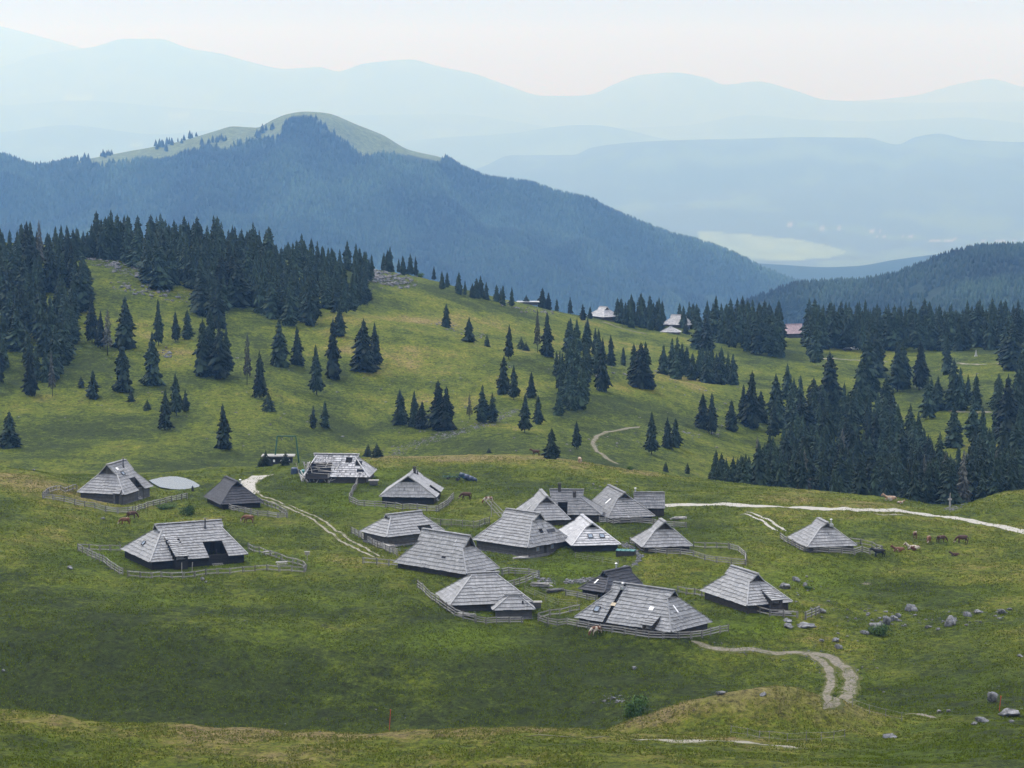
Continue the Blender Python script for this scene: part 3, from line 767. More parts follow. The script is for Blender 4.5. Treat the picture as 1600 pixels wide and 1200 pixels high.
    for (nm, s, tt, wd, hg, mt) in patches:
        S = slopes[nm]; w = max(a for a, _ in S.poly[:2]); hh = max(t for _, t in S.poly); a = s*w; t_ = tt*hh
        g_ = MB(); g_.slab([S.p(a-wd/2, t_-hg/2, .22), S.p(a+wd/2, t_-hg/2, .22), S.p(a+wd/2, t_+hg/2, .2), S.p(a-wd/2, t_+hg/2, .2)], S.n, .05); g_.build('repair_or_gap_patch', mt, roof)  # repairs, and near-black sheets painted as dark gaps
    for (side, s, kind) in doors:                  # doors and windows in the outer walls; side: front/east/west
        if side == 'front': q = np.array((xa+(xb-xa)*s, -wy-.12, 0)); e = np.array((1,0,0)); o_ = np.array((0,-1,0))
        elif side == 'east': q = np.array((xb+.12, -wy+2*wy*s, 0)); e = np.array((0,1,0)); o_ = np.array((1,0,0))
        else: q = np.array((xa-.12, -wy+2*wy*s, 0)); e = np.array((0,1,0)); o_ = np.array((-1,0,0))
        if kind == 'door':
            d_ = MB()
            for k in range(5): d_.bar(q+e*(k-2)*.2+(0,0,-.4), q+e*(k-2)*.2+(0,0,he*.92), .19 if abs(e[0]) else .06, .06 if abs(e[0]) else .19, R.uniform(.7,1.3))
            d_.build('door', M_WALL_GREY, root)
        else:
            d_ = MB()
            for i_ in (-1, 1): d_.bar(q+e*i_*.42+(0,0,he*.35), q+e*i_*.42+(0,0,he*.35+.75), .1, .1)
            for z_ in (he*.35, he*.35+.75): d_.bar(q-e*.46+(0,0,z_), q+e*.46+(0,0,z_), .1, .1)
            fr = d_.build('window', M_FENCE, root); g_ = MB(); g_.bar(q-e*.38+(0,0,he*.35+.37), q+e*.38+(0,0,he*.35+.37), .05, .68); g_.build('pane', M_GLASS, fr)
    return root

S_, SD, SP_, SG = M_SHINGLE, M_SHINGLE_DARK, M_SHINGLE_PALE, M_SHINGLE_GREY
hut('black_large', 'long black log hut with a bright grey roof and an open porch', S_, M_WALL_BLACK, (.20, .20),
    cuts=[('front', .60, .80, -.1, .43, 'porch')], dormers=[('front', .30, .66, 2.8, 1.5, .95)], chimneys=[('front', .69, .80, 1.9, 'pipe')], skylights=[('west', .45, .45, 1.1, .9)])
hut('far_west', 'steep grey roofed hut with a tall pipe standing beside the pond', S_, M_WALL_GREY, (.36, .36),
    cuts=[('front', .50, .70, -.1, .42, 'porch')], dormers=[('west', .86, .28, 1.8, .5, .25)], chimneys=[('front', .62, .80, 2.0, 'pipe')], skylights=[('front', .45, .62, 1.2, .9)], patches=[('front', .40, .80, .9, .7, M_WHITE)])
hut('black_small', 'small tarred black hut with a nearly black roof beside the track bend', SD, M_WALL_BLACK, (.22, .22), chimneys=[('back', .6, .75, 1.2, 'silver')])
hut('front_gable', 'pale roofed hut facing its gable forward behind a curved rail fence', S_, M_WALL_BLACK, (.30, .30), base=1.15,
    cuts=[('front', .40, .58, -.1, .36, 'porch')], chimneys=[('front', .60, .92, 1.4, 'box'), ('front', .66, .84, .9, 'pipe')])
hut('notched', 'low grey hut with a notched eave, between the two-rut track and the wattle fence', S_, M_WALL_GREY, (.16, .16),
    cuts=[('front', .60, .82, -.1, .34, 'porch')])
hut('broad', 'broad steep hut with one long unbroken roof and a dark missing shingle spot', S_, M_WALL_DARK, (.34, .34),
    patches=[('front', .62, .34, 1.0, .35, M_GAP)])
hut('big_centre', 'big central hut with a tall grey roof above a bare grassy yard', S_, M_WALL_GREY, (.24, .24),
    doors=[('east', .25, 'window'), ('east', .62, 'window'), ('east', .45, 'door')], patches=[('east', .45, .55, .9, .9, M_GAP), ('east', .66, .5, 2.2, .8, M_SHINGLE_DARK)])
hut('light', 'hut with the palest new shingle roof and two skylights', SP_, M_WALL_BLACK, (.26, .26),
    skylights=[('east', .42, .50, .95, 1.3), ('east', .66, .50, .95, 1.3)])
hut('back_gable', 'grey gabled hut with long hayracks leaning behind it', S_, M_WALL_DARK, (.30, .30), patches=[('front', .55, .30, .8, 1.6, M_SHINGLE_PALE)])
hut('back_porch', 'dark weathered hut with a square porch notch squeezed between two gabled huts', SG, M_WALL_DARK, (.30, .30), base=.9,
    cuts=[('front', .28, .44, -.1, .50, 'porch')], chimneys=[('front', .30, .93, 1.6, 'box'), ('front', .55, .72, 1.0, 'box')])
hut('back_large', 'large dark grey hut with a white roof patch at the head of the village', SG, M_WALL_DARK, (.26, .26), base=1.0, patches=[('front', .50, .50, .6, 1.6, M_WHITE)])
hut('plain_gable', 'small plain gabled shed at the end of the white road', SG, M_WALL_DARK, (1, 1), chimneys=[('back', .05, .9, 1.2, 'silver')], doors=[('front', .75, 'door')], wallinset=.5)
hut('east_mid', 'compact pyramidal hut with a dark gable, inside a curved fence', S_, M_WALL_DARK, (.34, .34))
hut('east_low', 'hut with a small sloping entrance roof beside the boulders', S_, M_WALL_DARK, (.30, .30),
    dormers=[('east', .60, .62, 2.6, 1.2, .85)])
hut('east_far', 'lone pyramidal hut beyond the grazing cows, ringed by rails', S_, M_WALL_GREY, (.24, .24), chimneys=[('back', .75, .85, 1.3, 'silver')])
hut('south_large', 'largest hut with a brown gap running down its roof, southernmost in the village', SG, M_WALL_DARK, (.20, .20), base=1.22, expo=.72,
    cuts=[('front', .30, .335, -.1, .97, 'hole')], dormers=[('front', .78, .34, 2.4, .9, .8)], skylights=[('front', .18, .28, 1.1, 1.1)],
    chimneys=[('front', .32, .86, 1.0, 'silver')], patches=[('front', .315, .45, 1.0, .7, M_NEWWOOD), ('front', .70, .48, .9, .8, M_WHITE), ('east', .40, .62, .35, 1.6, M_WHITE)])
hut('dark_hidden', 'blackened hut half hidden behind the largest roof', SD, M_WALL_BLACK, (.24, .24), chimneys=[('back', .70, .85, 1.4, 'silver')], patches=[('west', .40, .55, .3, 1.3, M_WHITE)])
ann = hut('south_annex', 'hut with a small hipped annex roof built against its front', S_, M_WALL_DARK, (.06, .06))
def annex():
    # the low annex that shares the hut's front wall: its parts belong to the same hut
    before = set(ann.children)
    L, W = HUTS['south_annex'][3:5]
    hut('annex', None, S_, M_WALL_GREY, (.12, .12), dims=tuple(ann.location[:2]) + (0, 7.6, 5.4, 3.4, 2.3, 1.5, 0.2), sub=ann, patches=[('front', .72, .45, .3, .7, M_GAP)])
    for o in ann.children:
        if o not in before:
            o.location = (L*.24, -W/2-1.0, -.35); o.rotation_euler = (0, 0, -.12)
annex()

# ------------------------------------------------------------------ spruces
def leaf_material(name, c0, c1):
    m, nt, b = new_mat(name)
    oi = N(nt, 'ShaderNodeObjectInfo'); n1 = noise_node(nt, .9, 4)
    a = N(nt, 'ShaderNodeAttribute', attribute_name='tint')
    c = ramp(nt, n1.outputs['Fac'], [(.3, c0), (.7, c1)]).outputs[0]
    f = ramp(nt, oi.outputs['Random'], [(0, .6), (1, 1.6)]).outputs[0]
    c = mix(nt, 1.0, c, f, 'MULTIPLY'); c = mix(nt, 1.0, c, a.outputs['Color'], 'MULTIPLY')
    nt.links.new(c, b.inputs['Base Color']); b.inputs['Roughness'].default_value = .8; b.inputs['Specular IOR Level'].default_value = .12
    return m
M_SPRUCE = leaf_material('spruce_needles', (.007, .015, .009), (.019, .031, .017))
M_SPRUCE_GREY = leaf_material('thin_grey_spruce_twigs', (.040, .042, .034), (.070, .072, .058))
M_LEAF = leaf_material('young_leaves', (.022, .048, .010), (.055, .090, .022))
M_BARK = wood_material('bark', (.035, .028, .022), (.075, .062, .050), 2)
M_DEADWOOD = wood_material('bleached_deadwood', (.22, .21, .20), (.36, .35, .33), 2)

def spruce_crown(R, dens=1.0, rad=.22, bare=.06, whorls=26, per=9, droop=.5, skirt=1.0):
    """unit-height spruce: whorls of drooping, ragged branch fans"""
    V, Fc, C = [], [], []
    for w in range(whorls):
        f = w/(whorls-1.0); z = bare + (1-bare-.03)*f**.95
        r = rad*1.18*((1-f)**.70)*(1-.35*max(0,.12-f)/.12)*R.uniform(.74, 1.16) + .006
        n = max(4, int(per*1.35*(.55+.6*(1-f))*dens)); ph = R.uniform(0, 6.28)
        for k in range(n):
            if R.random() < .12: continue
            a = ph + 6.283*k/n + R.uniform(-.25, .25); rr = r*R.uniform(.5, 1.22)*(1+.22*math.sin(a*2+w*.35))
            if f < .12: rr *= skirt
            ca, sa = math.cos(a), math.sin(a); dz = -rr*droop*R.uniform(.5, 1.4); wd = rr*R.uniform(.11, .22) + .004
            tn = R.uniform(.65, 1.35); i = len(V)
            zz = z + R.uniform(-.01, .01)
            def pt(d, s, h): V.append((d*ca - s*sa, d*sa + s*ca, zz + h)); C.append(tn)
            # spine root, shoulders, tips, hanging fringe
            pt(0, 0, .012); pt(rr*.55, wd, dz*.30); pt(rr*.60, 0, dz*.22+.008); pt(rr*.55, -wd, dz*.30)
            pt(rr*.92, wd*.55, dz*.85); pt(rr, 0, dz); pt(rr*.92, -wd*.55, dz*.85)
            pt(rr*.50, wd*.7, dz*.3-.022-.02*(1-f)); pt(rr*.78, 0, dz*.6-.030-.025*(1-f)); pt(rr*.50, -wd*.7, dz*.3-.022-.02*(1-f))
            Fc += [(i, i+1, i+2), (i, i+2, i+3), (i+1, i+4, i+2), (i+2, i+6, i+3), (i+4, i+5, i+2), (i+5, i+6, i+2), (i+1, i+7, i+8), (i+3, i+8, i+9), (i+2, i+5, i+8)]
    # leader shoot
    i = len(V); V += [(.012, 0, .95), (-.006, .010, .95), (-.006, -.010, .95), (0, 0, 1.0)]; C += [1]*4; Fc += [(i, i+1, i+3), (i+1, i+2, i+3), (i+2, i, i+3)]
    return np.array(V, np.float32), np.array(Fc, np.int32), np.array(C, np.float32)
def trunk_mesh(h, r):
    V = []; n = 7
    for z, k in ((-.06, 1.25), (.0, 1.0), (h*.5, .7), (h, .25)):
        for q in range(n): V.append((math.cos(6.283*q/n)*r*k, math.sin(6.283*q/n)*r*k, z))
    F_ = [(a*n+q, a*n+(q+1) % n, (a+1)*n+(q+1) % n, (a+1)*n+q) for a in range(3) for q in range(n)]
    return np.array(V, np.float32), np.array(F_, np.int32)
_R = random.Random(5)
VARS = [spruce_crown(_R, 1.0, .185, .06, 36, 12, .42), spruce_crown(_R, 1.0, .150, .09, 38, 11), spruce_crown(_R, 1.0, .215, .04, 34, 13, .38, 1.1), spruce_crown(_R, .8, .135, .16, 38, 10, .55), spruce_crown(_R, 1.0, .175, .05, 36, 12, .6), spruce_crown(_R, .85, .160, .12, 33, 10, .45)]
V_THIN = spruce_crown(_R, .5, .12, .25, 26, 6, .5); V_SMALL = spruce_crown(_R, 1.3, .27, .01, 17, 10, .3, 1.1)
def me_of(name, V, F_, mat, C=None):
    o = mesh_obj(name, V, F_, mat, color=None if C is None else np.repeat(C[:, None], 3, 1)); me = o.data; bpy.data.objects.remove(o); return me
CROWN_ME = [me_of('crown', v, f, M_SPRUCE, c) for v, f, c in VARS]
THIN_ME = me_of('crown', V_THIN[0], V_THIN[1], M_SPRUCE_GREY, V_THIN[2]); SMALL_ME = me_of('crown', V_SMALL[0], V_SMALL[1], M_SPRUCE, V_SMALL[2])
tv, tf_ = trunk_mesh(.6, .011); TRUNK_ME = me_of('trunk', tv, tf_, M_BARK)
tv, tf_ = trunk_mesh(.97, .010); DEADTRUNK_ME = me_of('trunk', tv, tf_, M_DEADWOOD)
def put_tree(X, Y, h, label, group=None, kind='spruce', wide=1.0, var=None, R=rng, sink=.02):
    z = float(ground(X, Y)) - h*sink
    root = empty('spruce_tree', label, 'tree', (X, Y, z), 0.0, group)
    me = {'small': SMALL_ME, 'thin': THIN_ME}.get(kind) or CROWN_ME[R.randrange(6) if var is None else var]
    for nm, m_ in (('crown', me), ('trunk', DEADTRUNK_ME if kind == 'thin' else TRUNK_ME)):
        o = bpy.data.objects.new(nm, m_); scene.collection.objects.link(o); o.parent = root
        s = h*wide*R.uniform(.92, 1.08); o.scale = (s, s*R.uniform(.92, 1.08), h); o.rotation_euler = (R.uniform(-.02, .02), R.uniform(-.02, .02), R.uniform(0, 6.28))
    return root
# trees that stand apart: photograph foot (x, y), height in pixels, width factor, kind, label
LONE = [
(15,700,60,1.15,'spruce','bushy spruce alone at the western edge of the lower meadow'),
(47,617,70,1.1,'spruce','broad spruce at the lower fringe of the western wood, next to a greyish one'),
(82,620,72,.8,'thin','greyish ragged spruce below the western wood'),
(127,606,18,1.3,'small','tiny round spruce beside a small bushy one, below the western wood'),
(145,622,46,1.1,'spruce','small bushy spruce with a tiny round one beside it'),
(205,628,20,1.2,'small','very small spruce just below the tall slender pair'),
(230,641,19,1.2,'small','low cone shaped spruce in the open between two spruce groups'),
(195,545,85,.85,'spruce','tall slender spruce, the upper one of a pair in line'),
(192,613,90,.85,'spruce','tall slender spruce, the lower one of a pair in line'),
(144,537,76,1.0,'spruce','spruce at the western side of a three tree clump above the lone bush'),
(157,546,62,.9,'spruce','spruce in the middle of a three tree clump'),
(168,556,74,.95,'thin','greyish see-through spruce in a three tree clump'),
(248,540,76,.85,'spruce','dark spruce standing behind a taller dark one on the slope'),
(238,602,88,.95,'spruce','tall dark spruce whose foot is bare and brown'),
(275,535,50,1.1,'spruce','medium spruce, western one of two under the hilltop wood'),
(293,530,48,1.1,'spruce','medium spruce, eastern one of two under the hilltop wood'),
(317,588,92,.95,'spruce','western tree of a tight block of tall spruces'),
(330,584,104,.9,'spruce','tallest tree in a tight block of spruces'),
(344,593,94,.95,'spruce','front tree of a tight block of tall spruces'),
(353,588,78,.95,'spruce','eastern tree of a tight block of tall spruces'),
(258,672,66,1.05,'spruce','spruce at the lower end of a three tree row above the pylon meadow'),
(276,650,70,1.05,'spruce','tall middle spruce of a three tree row'),
(290,643,36,1.2,'spruce','short spruce at the upper end of a three tree row'),
(350,702,74,.8,'spruce','narrow ragged spruce lowest on the meadow'),
(386,602,84,.7,'thin','dead thin spruce with a bare bleached trunk'),
(406,622,77,.95,'spruce','dense spruce beside the dead thin tree'),
(419,643,34,1.15,'small','little spruce right below the dense one'),
(437,572,76,1.15,'spruce','wide spruce, bigger of two touching trees'),
(465,571,62,1.05,'spruce','narrower spruce leaning on a wide neighbour'),
(489,670,38,1.0,'spruce','smaller of two little spruces side by side'),
(508,668,43,1.0,'spruce','larger of two little spruces side by side'),
(495,617,81,1.0,'spruce','solid spruce on the middle of the slope'),
(520,592,97,.85,'spruce','tall slim spruce behind the solid one'),
(531,525,52,1.0,'spruce','spruce hanging just under the hilltop wood'),
(568,580,84,1.05,'spruce','biggest tree of a pair standing in open pasture'),
(586,571,68,1.0,'spruce','second tree of a pair standing in open pasture'),
(626,663,57,1.05,'spruce','first of three spruces in a row above the rubble wall'),
(647,667,59,.8,'spruce','slim middle spruce of three above the rubble wall'),
(659,670,45,1.0,'spruce','shortest of three spruces above the rubble wall'),
(686,671,80,.95,'spruce','tall spruce grown together with a twin, above the rubble wall'),
(697,673,72,1.0,'spruce','twin grown against the tall spruce above the rubble wall'),
(734,656,42,1.0,'thin','thin airy spruce beside the bushy pair'),
(754,661,62,1.05,'spruce','pointed spruce of the bushy pair'),
(769,660,48,1.1,'spruce','shorter spruce of the bushy pair'),
(697,512,39,1.0,'spruce','small upright spruce alone on the upper pasture'),
(733,534,40,1.1,'spruce','small broad spruce at the end of a line of stones'),
(761,541,19,1.1,'small','tiny spruce next to the tan pasture edge'),
(795,562,57,.9,'spruce','upper spruce of three stacked up the slope'),
(786,615,62,1.0,'spruce','lower western spruce of three stacked up the slope'),
(803,625,57,1.0,'spruce','lower eastern spruce of three stacked up the slope'),
(814,546,20,1.1,'small','small dark bush like spruce beside two tall ragged ones'),
(822,548,14,1.3,'small','smallest dark bush beside two tall ragged ones'),
(840,551,70,.75,'thin','ragged tall spruce with a visible pale stem'),
(855,557,71,.85,'spruce','ragged tall spruce with darker branches'),
(830,621,42,1.0,'spruce','young spruce in front of the central thicket'),
(820,676,64,1.05,'spruce','low dark spruce below the central thicket'),
(841,663,47,1.05,'spruce','second low spruce below the central thicket'),
(862,719,50,1.15,'spruce','broad spruce half sunk behind the village ridge'),
(901,702,46,1.05,'spruce','dome shaped spruce by the bend of the dirt track'),
(764,708,9,1.6,'small','dot sized bush on the ridge line'),
(575,714,22,1.3,'small','bush like spruce, one of two behind the ruin'),
(589,715,25,1.3,'small','wider bush like spruce, one of two behind the ruin'),
(415,730,28,1.2,'small','dark young spruce beneath the lift pylon'),
(408,733,18,1.2,'small','low dark bush beside the young spruce under the pylon'),
(446,727,22,1.3,'small','dark young spruce between the pylon legs'),
(1018,710,70,1.1,'spruce','largest of three cone shaped spruces east of the dirt track'),
(1043,700,51,1.0,'spruce','second of three cone shaped spruces east of the dirt track'),
(1055,699,48,1.05,'spruce','third of three cone shaped spruces east of the dirt track'),
(1040,737,16,1.2,'small','little spruce peeping over the village ridge'),
(1074,740,18,1.0,'small','slim little spruce peeping over the village ridge'),
(1098,670,58,1.1,'spruce','western tree of a dense pair above the lower wood'),
(1112,679,68,1.05,'spruce','eastern tree of a dense pair above the lower wood'),
(1143,673,50,1.1,'spruce','round spruce west of a dense clump'),
(1160,662,64,1.0,'spruce','spruce on the western side of the dense clump'),
(1173,667,90,.9,'spruce','tallest spruce in the dense clump'),
(1188,660,52,1.1,'spruce','low eastern spruce in the dense clump'),
(1208,686,60,1.1,'spruce','spruce at the mouth of the lower wood'),
(941,611,86,.8,'spruce','tall column like spruce east of the central thicket'),
(955,571,50,.8,'spruce','slim spruce on the tan spur'),
(974,571,30,1.0,'spruce','short spruce on the tan spur'),
(991,602,68,1.0,'spruce','western tree of a close trio above stones'),
(1001,606,74,.9,'spruce','middle tree of a close trio above stones'),
(1009,607,76,.9,'spruce','eastern tree of a close trio above stones'),
(847,475,32,1.0,'spruce','pointed spruce on the skyline beside a small white roof'),
(857,479,28,1.0,'spruce','blunt spruce on the skyline beside a pointed one'),
(870,486,20,1.0,'spruce','small skyline spruce between two gaps'),
(891,489,28,.9,'spruce','single skyline spruce standing clear'),
(911,501,27,1.25,'spruce','broad spruce touching the first distant hut'),
(922,498,20,1.0,'spruce','low spruce behind the first distant hut'),
(822,468,15,1.3,'small','squat tree above the small white roof'),
(1092,545,54,1.25,'spruce','broad dark spruce hiding the end of the second distant hut'),
(1104,548,60,1.1,'spruce','tall dark spruce at the edge of the far wood'),
(1072,522,24,1.0,'small','pointed little spruce in front of the second distant hut'),
(678,436,24,1.0,'spruce','first tree of the skyline row east of the scree'),
(1324,545,44,.95,'spruce','tall spruce in front of a clearing with a parked car'),
]
n_single = 0
for (x, y, hp, wd, kd, lb) in LONE:
    y0 = 745 if y < 745 else 300
    X, Y, Z = at(x, y, y0=y0)
    put_tree(X, Y, hp*Y/F*1.02, lb, 'spruces standing apart', kd, wd)
# woods: polygons of the photograph within which tree feet fall (seen ground), min spacing px, height px range, label, group
def scatter(poly, n, hp, sp, R, y0=745, y1=3000, world=None):
    xs = [p[0] for p in poly]; ys = [p[1] for p in poly]; out = []; tries = 0
    while len(out) < n and tries < n*40:
        tries += 1
        x = R.uniform(min(xs), max(xs)); y = R.uniform(min(ys), max(ys))
        if not inpoly(np.array([x]), np.array([y]), poly)[0]: continue
        if any(a <= x <= b and c <= y <= d for a, b, c, d in ((1218,1262,512,588),(1314,1346,549,598),(1512,1540,545,600))): continue
        if any(abs(x-a) < sp and abs(y-b) < sp*.8 for a, b, _ in out): continue
        out.append((x, y, R.uniform(*hp)))
    res = []
    for x, y, h in out:
        X, Y, Z = at(x, y, y0=y0, y1=y1); res.append((X, Y, h*Y/F, h))
    return res
RW = random.Random(21); WOODS = []
def wood(label, group, lst): WOODS.append((label, group, lst))
wood('dark spruce in the dense wood at the western edge', 'spruces of the western wood',
  scatter([(-40,425),(40,408),(108,425),(136,462),(130,505),(104,560),(100,600),(60,604),(-40,604)], 88, (52,86), 6, RW) + scatter([(-30,398),(60,398),(100,404),(100,412),(-30,407)], 16, (36,56), 5, RW))
wood('dark spruce in the wood that covers the rocky hilltop', 'spruces of the hilltop wood',
  scatter([(112,398),(170,412),(215,430),(235,452),(300,455),(312,490),(340,520),(372,495),(430,500),(470,520),(500,500),(560,492),(572,470),(566,440),(590,438),(585,425),(520,418),(460,412),(400,405),(300,404),(200,402)], 200, (50,82), 5, RW)
  + scatter([(100,402),(140,398),(140,404),(100,408)], 6, (40,56), 4, RW) + scatter([(150,399),(330,402),(330,410),(150,405)], 24, (46,76), 4, RW) + scatter([(330,401),(430,404),(430,412),(330,408)], 12, (38,60), 4, RW) + scatter([(430,404),(520,408),(520,414),(430,410)], 9, (30,50), 4, RW))
WOODS[-1] = (WOODS[-1][0], WOODS[-1][1], [(X, Y, H*k, h*k) for X, Y, H, h in WOODS[-1][2] for k in [1 - .36*float(sstep(330, 520, 800+F*X/Y*.9945))*float(sstep(1090, 1180, Y))]])
wood('small spruce in the skyline row that steps down from the scree', 'spruces of the skyline row',
  scatter([(592,412),(655,428),(655,436),(592,425)], 9, (24,42), 5, RW) + scatter([(690,446),(770,466),(800,476),(800,483),(770,474),(690,454)], 15, (22,38), 6, RW))
wood('spruce in the thicket at the centre of the slope', 'spruces of the central thicket',
  scatter([(862,600),(880,570),(920,560),(945,585),(928,635),(905,650),(866,650)], 20, (40,66), 8, RW)+scatter([(885,545),(905,540),(945,555),(940,565),(890,558)], 7, (44,60), 8, RW))
wood('spruce in the narrow band along the shallow dip', 'spruces of the band in the dip',
  scatter([(1030,578),(1080,585),(1140,592),(1150,603),(1090,600),(1035,592)], 17, (44,62), 7, RW))
wood('spruce in the long wood along the eastern skyline', 'spruces of the eastern skyline wood',
  scatter([(968,505),(1030,512),(1035,518),(975,512)], 12, (34,46), 5, RW) +
  scatter([(1110,524),(1215,530),(1260,532),(1400,536),(1500,538),(1620,532),(1620,545),(1500,548),(1440,550),(1380,548),(1370,558),(1300,548),(1220,560),(1130,545)], 110, (56,76), 6, RW) +
  scatter([(960,500),(1100,512),(1620,520),(1620,528),(1200,524),(960,508)], 75, (34,52), 5, RW, y1=3000) + [(X, Y, H, h) for X, Y, H, h in ((lambda q, hh: (q[0], q[1]+18, hh*q[1]/F, hh))(at(x_, 508, y0=1150), RW.uniform(36, 50)) for x_ in range(1212, 1270, 6))] + scatter([(1560,540),(1620,540),(1620,590),(1575,585)], 14, (60,80), 7, RW))
wood('tall spruce scattered over the eastern pasture', 'spruces over the eastern pasture',
  [(lambda q: (q[0], q[1], h*q[1]/F, h))(at(x, y, y0=745)) for x, y, h in [(1268,562,60),(1275,572,72),(1297,652,108),(1306,655,58),(1285,655,58),(1340,660,60),(1357,625,110),(1345,640,85),(1368,590,78),(1384,672,90),(1402,612,88),(1412,608,80),(1436,610,82),(1441,606,70),
   (1480,585,60),(1478,560,46),(1455,640,52),(1465,642,58),(1490,640,84),(1500,641,70),(1512,638,56),(1525,640,58),(1450,655,70),(1560,680,96),(1572,690,110),(1585,680,95),(1598,670,100),(1592,640,90),(1560,640,60),(1230,625,60),(1240,645,58),(1212,650,70),(1250,655,72),(1235,668,60),(1215,668,55),(1520,690,76),(1535,700,70),(1490,700,72)]])
# the big lower wood fills the hollow behind the village ridge
low = []; tries = 0
while len(low) < 330 and tries < 20000:
    tries += 1
    x = RW.uniform(1118, 1615); ymax = float(np.interp(x, [1118, 1200, 1230, 1290, 1400, 1450, 1500, 1560, 1615], [815, 880, 950, 1090, 1075, 1000, 930, 960, 1010]))
    Y = RW.uniform(782, ymax); X = (x-800)/F*Y*.985
    if any((X-a)**2+(Y-b)**2 < 13 for a, b, _, _ in low): continue
    H = RW.uniform(11.5, 18.5)*(1 if x > 1190 else .68)
    low.append((X, Y, H, H*F/Y))
wood('tall dark spruce in the big lower wood behind the village ridge', 'spruces of the big lower wood', low)
allw = sorted([(h, k, X, Y, H) for k, (_, _, l) in enumerate(WOODS) for (X, Y, H, h) in l], reverse=True)
N_IND = max(0, 300 - len(LONE))
for h, k, X, Y, H in allw[:N_IND]:
    kd = 'thin' if RW.random() < .06 else 'spruce'
    put_tree(X, Y, H, WOODS[k][0] if kd != 'thin' else 'thin greyish spruce in ' + WOODS[k][0].split(' in ', 1)[-1], WOODS[k][1], kd, RW.uniform(.85, 1.15), R=RW)
# the woods go on beyond the frame on both sides; those trees are part of the mass
outer = scatter([(1622,528),(1980,520),(1980,560),(1622,560)], 70, (50,74), 6, RW) + scatter([(-300,420),(-45,420),(-45,604),(-300,604)], 70, (60,84), 8, RW)
for _ in range(70):
    Y = RW.uniform(782, 940); X = (RW.uniform(1618, 1860)-800)/F*Y; outer.append((X, Y, RW.uniform(12, 18), 1))
def merged_forest(name, items, mats, R):
    Vs, Fs, Cs = [], [], []; off = 0
    for (X, Y, H) in items:
        v, f, c = VARS[R.randrange(6)]; a = R.uniform(0, 6.28); ca, sa = math.cos(a), math.sin(a); s = H*R.uniform(.85, 1.15)
        z = float(ground(X, Y)) - H*.02
        W_ = np.empty_like(v); W_[:, 0] = (v[:, 0]*ca - v[:, 1]*sa)*s + X; W_[:, 1] = (v[:, 0]*sa + v[:, 1]*ca)*s + Y; W_[:, 2] = v[:, 2]*H + z
        Vs.append(W_); Fs.append(f+off); Cs.append(c*R.uniform(.8, 1.25)); off += len(v)
    c = np.concatenate(Cs)
    o = mesh_obj(name, np.concatenate(Vs), np.concatenate(Fs), M_SPRUCE, color=np.repeat(c[:, None], 3, 1)); o['kind'] = 'stuff'; return o
merged_forest('forest', [(X, Y, H) for h, k, X, Y, H in allw[N_IND:]] + [q[:3] for q in outer], M_SPRUCE, RW)

# ---- far forests: tens of thousands of trees, each a small ragged cone of its own
def far_forest(name, XY, hgt, seed):
    r = np.random.default_rng(seed); n = len(XY); X, Y = XY[:, 0], XY[:, 1]; z = ground(X, Y)
    h = hgt*r.uniform(.6, 1.25, n); rad = h*r.uniform(.20, .32, n); ph = r.uniform(0, 6.28, n); m = 5
    V = np.zeros((n, 2*m+1, 3), np.float32)
    for k in range(m):
        for j, (rr, zz, dp) in enumerate(((1.0, .05, 0), (.55, .55, .6))):
            a = ph + 6.283*k/m + dp; q = r.uniform(.75, 1.25, n)
            V[:, j*m+k, 0] = X + np.cos(a)*rad*rr*q; V[:, j*m+k, 1] = Y + np.sin(a)*rad*rr*q; V[:, j*m+k, 2] = z + h*zz
    V[:, 2*m] = np.stack([X, Y, z+h], -1)
    f = [(k, (k+1) % m, m+k) for k in range(m)] + [((k+1) % m, m+(k+1) % m, m+k) for k in range(m)] + [(m+k, m+(k+1) % m, 2*m) for k in range(m)]
    f = np.array(f, np.int32)
    Fs = (f[None] + (np.arange(n)*(2*m+1))[:, None, None]).reshape(-1, 3)
    t = np.repeat(r.uniform(.6, 1.4, n)*np.clip(1 + 2.2*fbm(X/260, Y/420, 4, 97), .3, 3.0), 2*m+1).astype(np.float32)
    o = mesh_obj(name, V.reshape(-1, 3), Fs, M_SPRUCE, color=np.repeat(t[:, None], 3, 1)); o['kind'] = 'stuff'; return o
r_ = np.random.default_rng(77)
def cover_at(X, Y):
    i = np.clip(np.searchsorted(YS, Y)-1, 0, len(YS)-2); j = np.clip(((X/(uhalf(YS[i])*YS[i])+1)/2*(NV-1)).round().astype(int), 0, NV-1)
    return CC[i, j]
n = 60000; Y = r_.uniform(7350, 9160, n); X = r_.uniform(-.235, .165, n)*Y
px, py = pix(X, Y, ground(X, Y)); k = (cover_at(X, Y)[:, 0] < .03) & (py < 500) & (px < 1500) & ((Y < 8800) | (px < 200) | (px > 690))
far_forest('mountain_forest', np.stack([X, Y], -1)[k], 17.0, 1)
n = 15000; Y = r_.uniform(4000, 4720, n); X = r_.uniform(.045, .235, n)*Y
dn = noise2(X/60, Y/80, 95); px, py = pix(X, Y, ground(X, Y)); k = (dn > -.42) & (py < 530)
far_forest('ridge_forest', np.stack([X, Y], -1)[k], 10.0, 2)
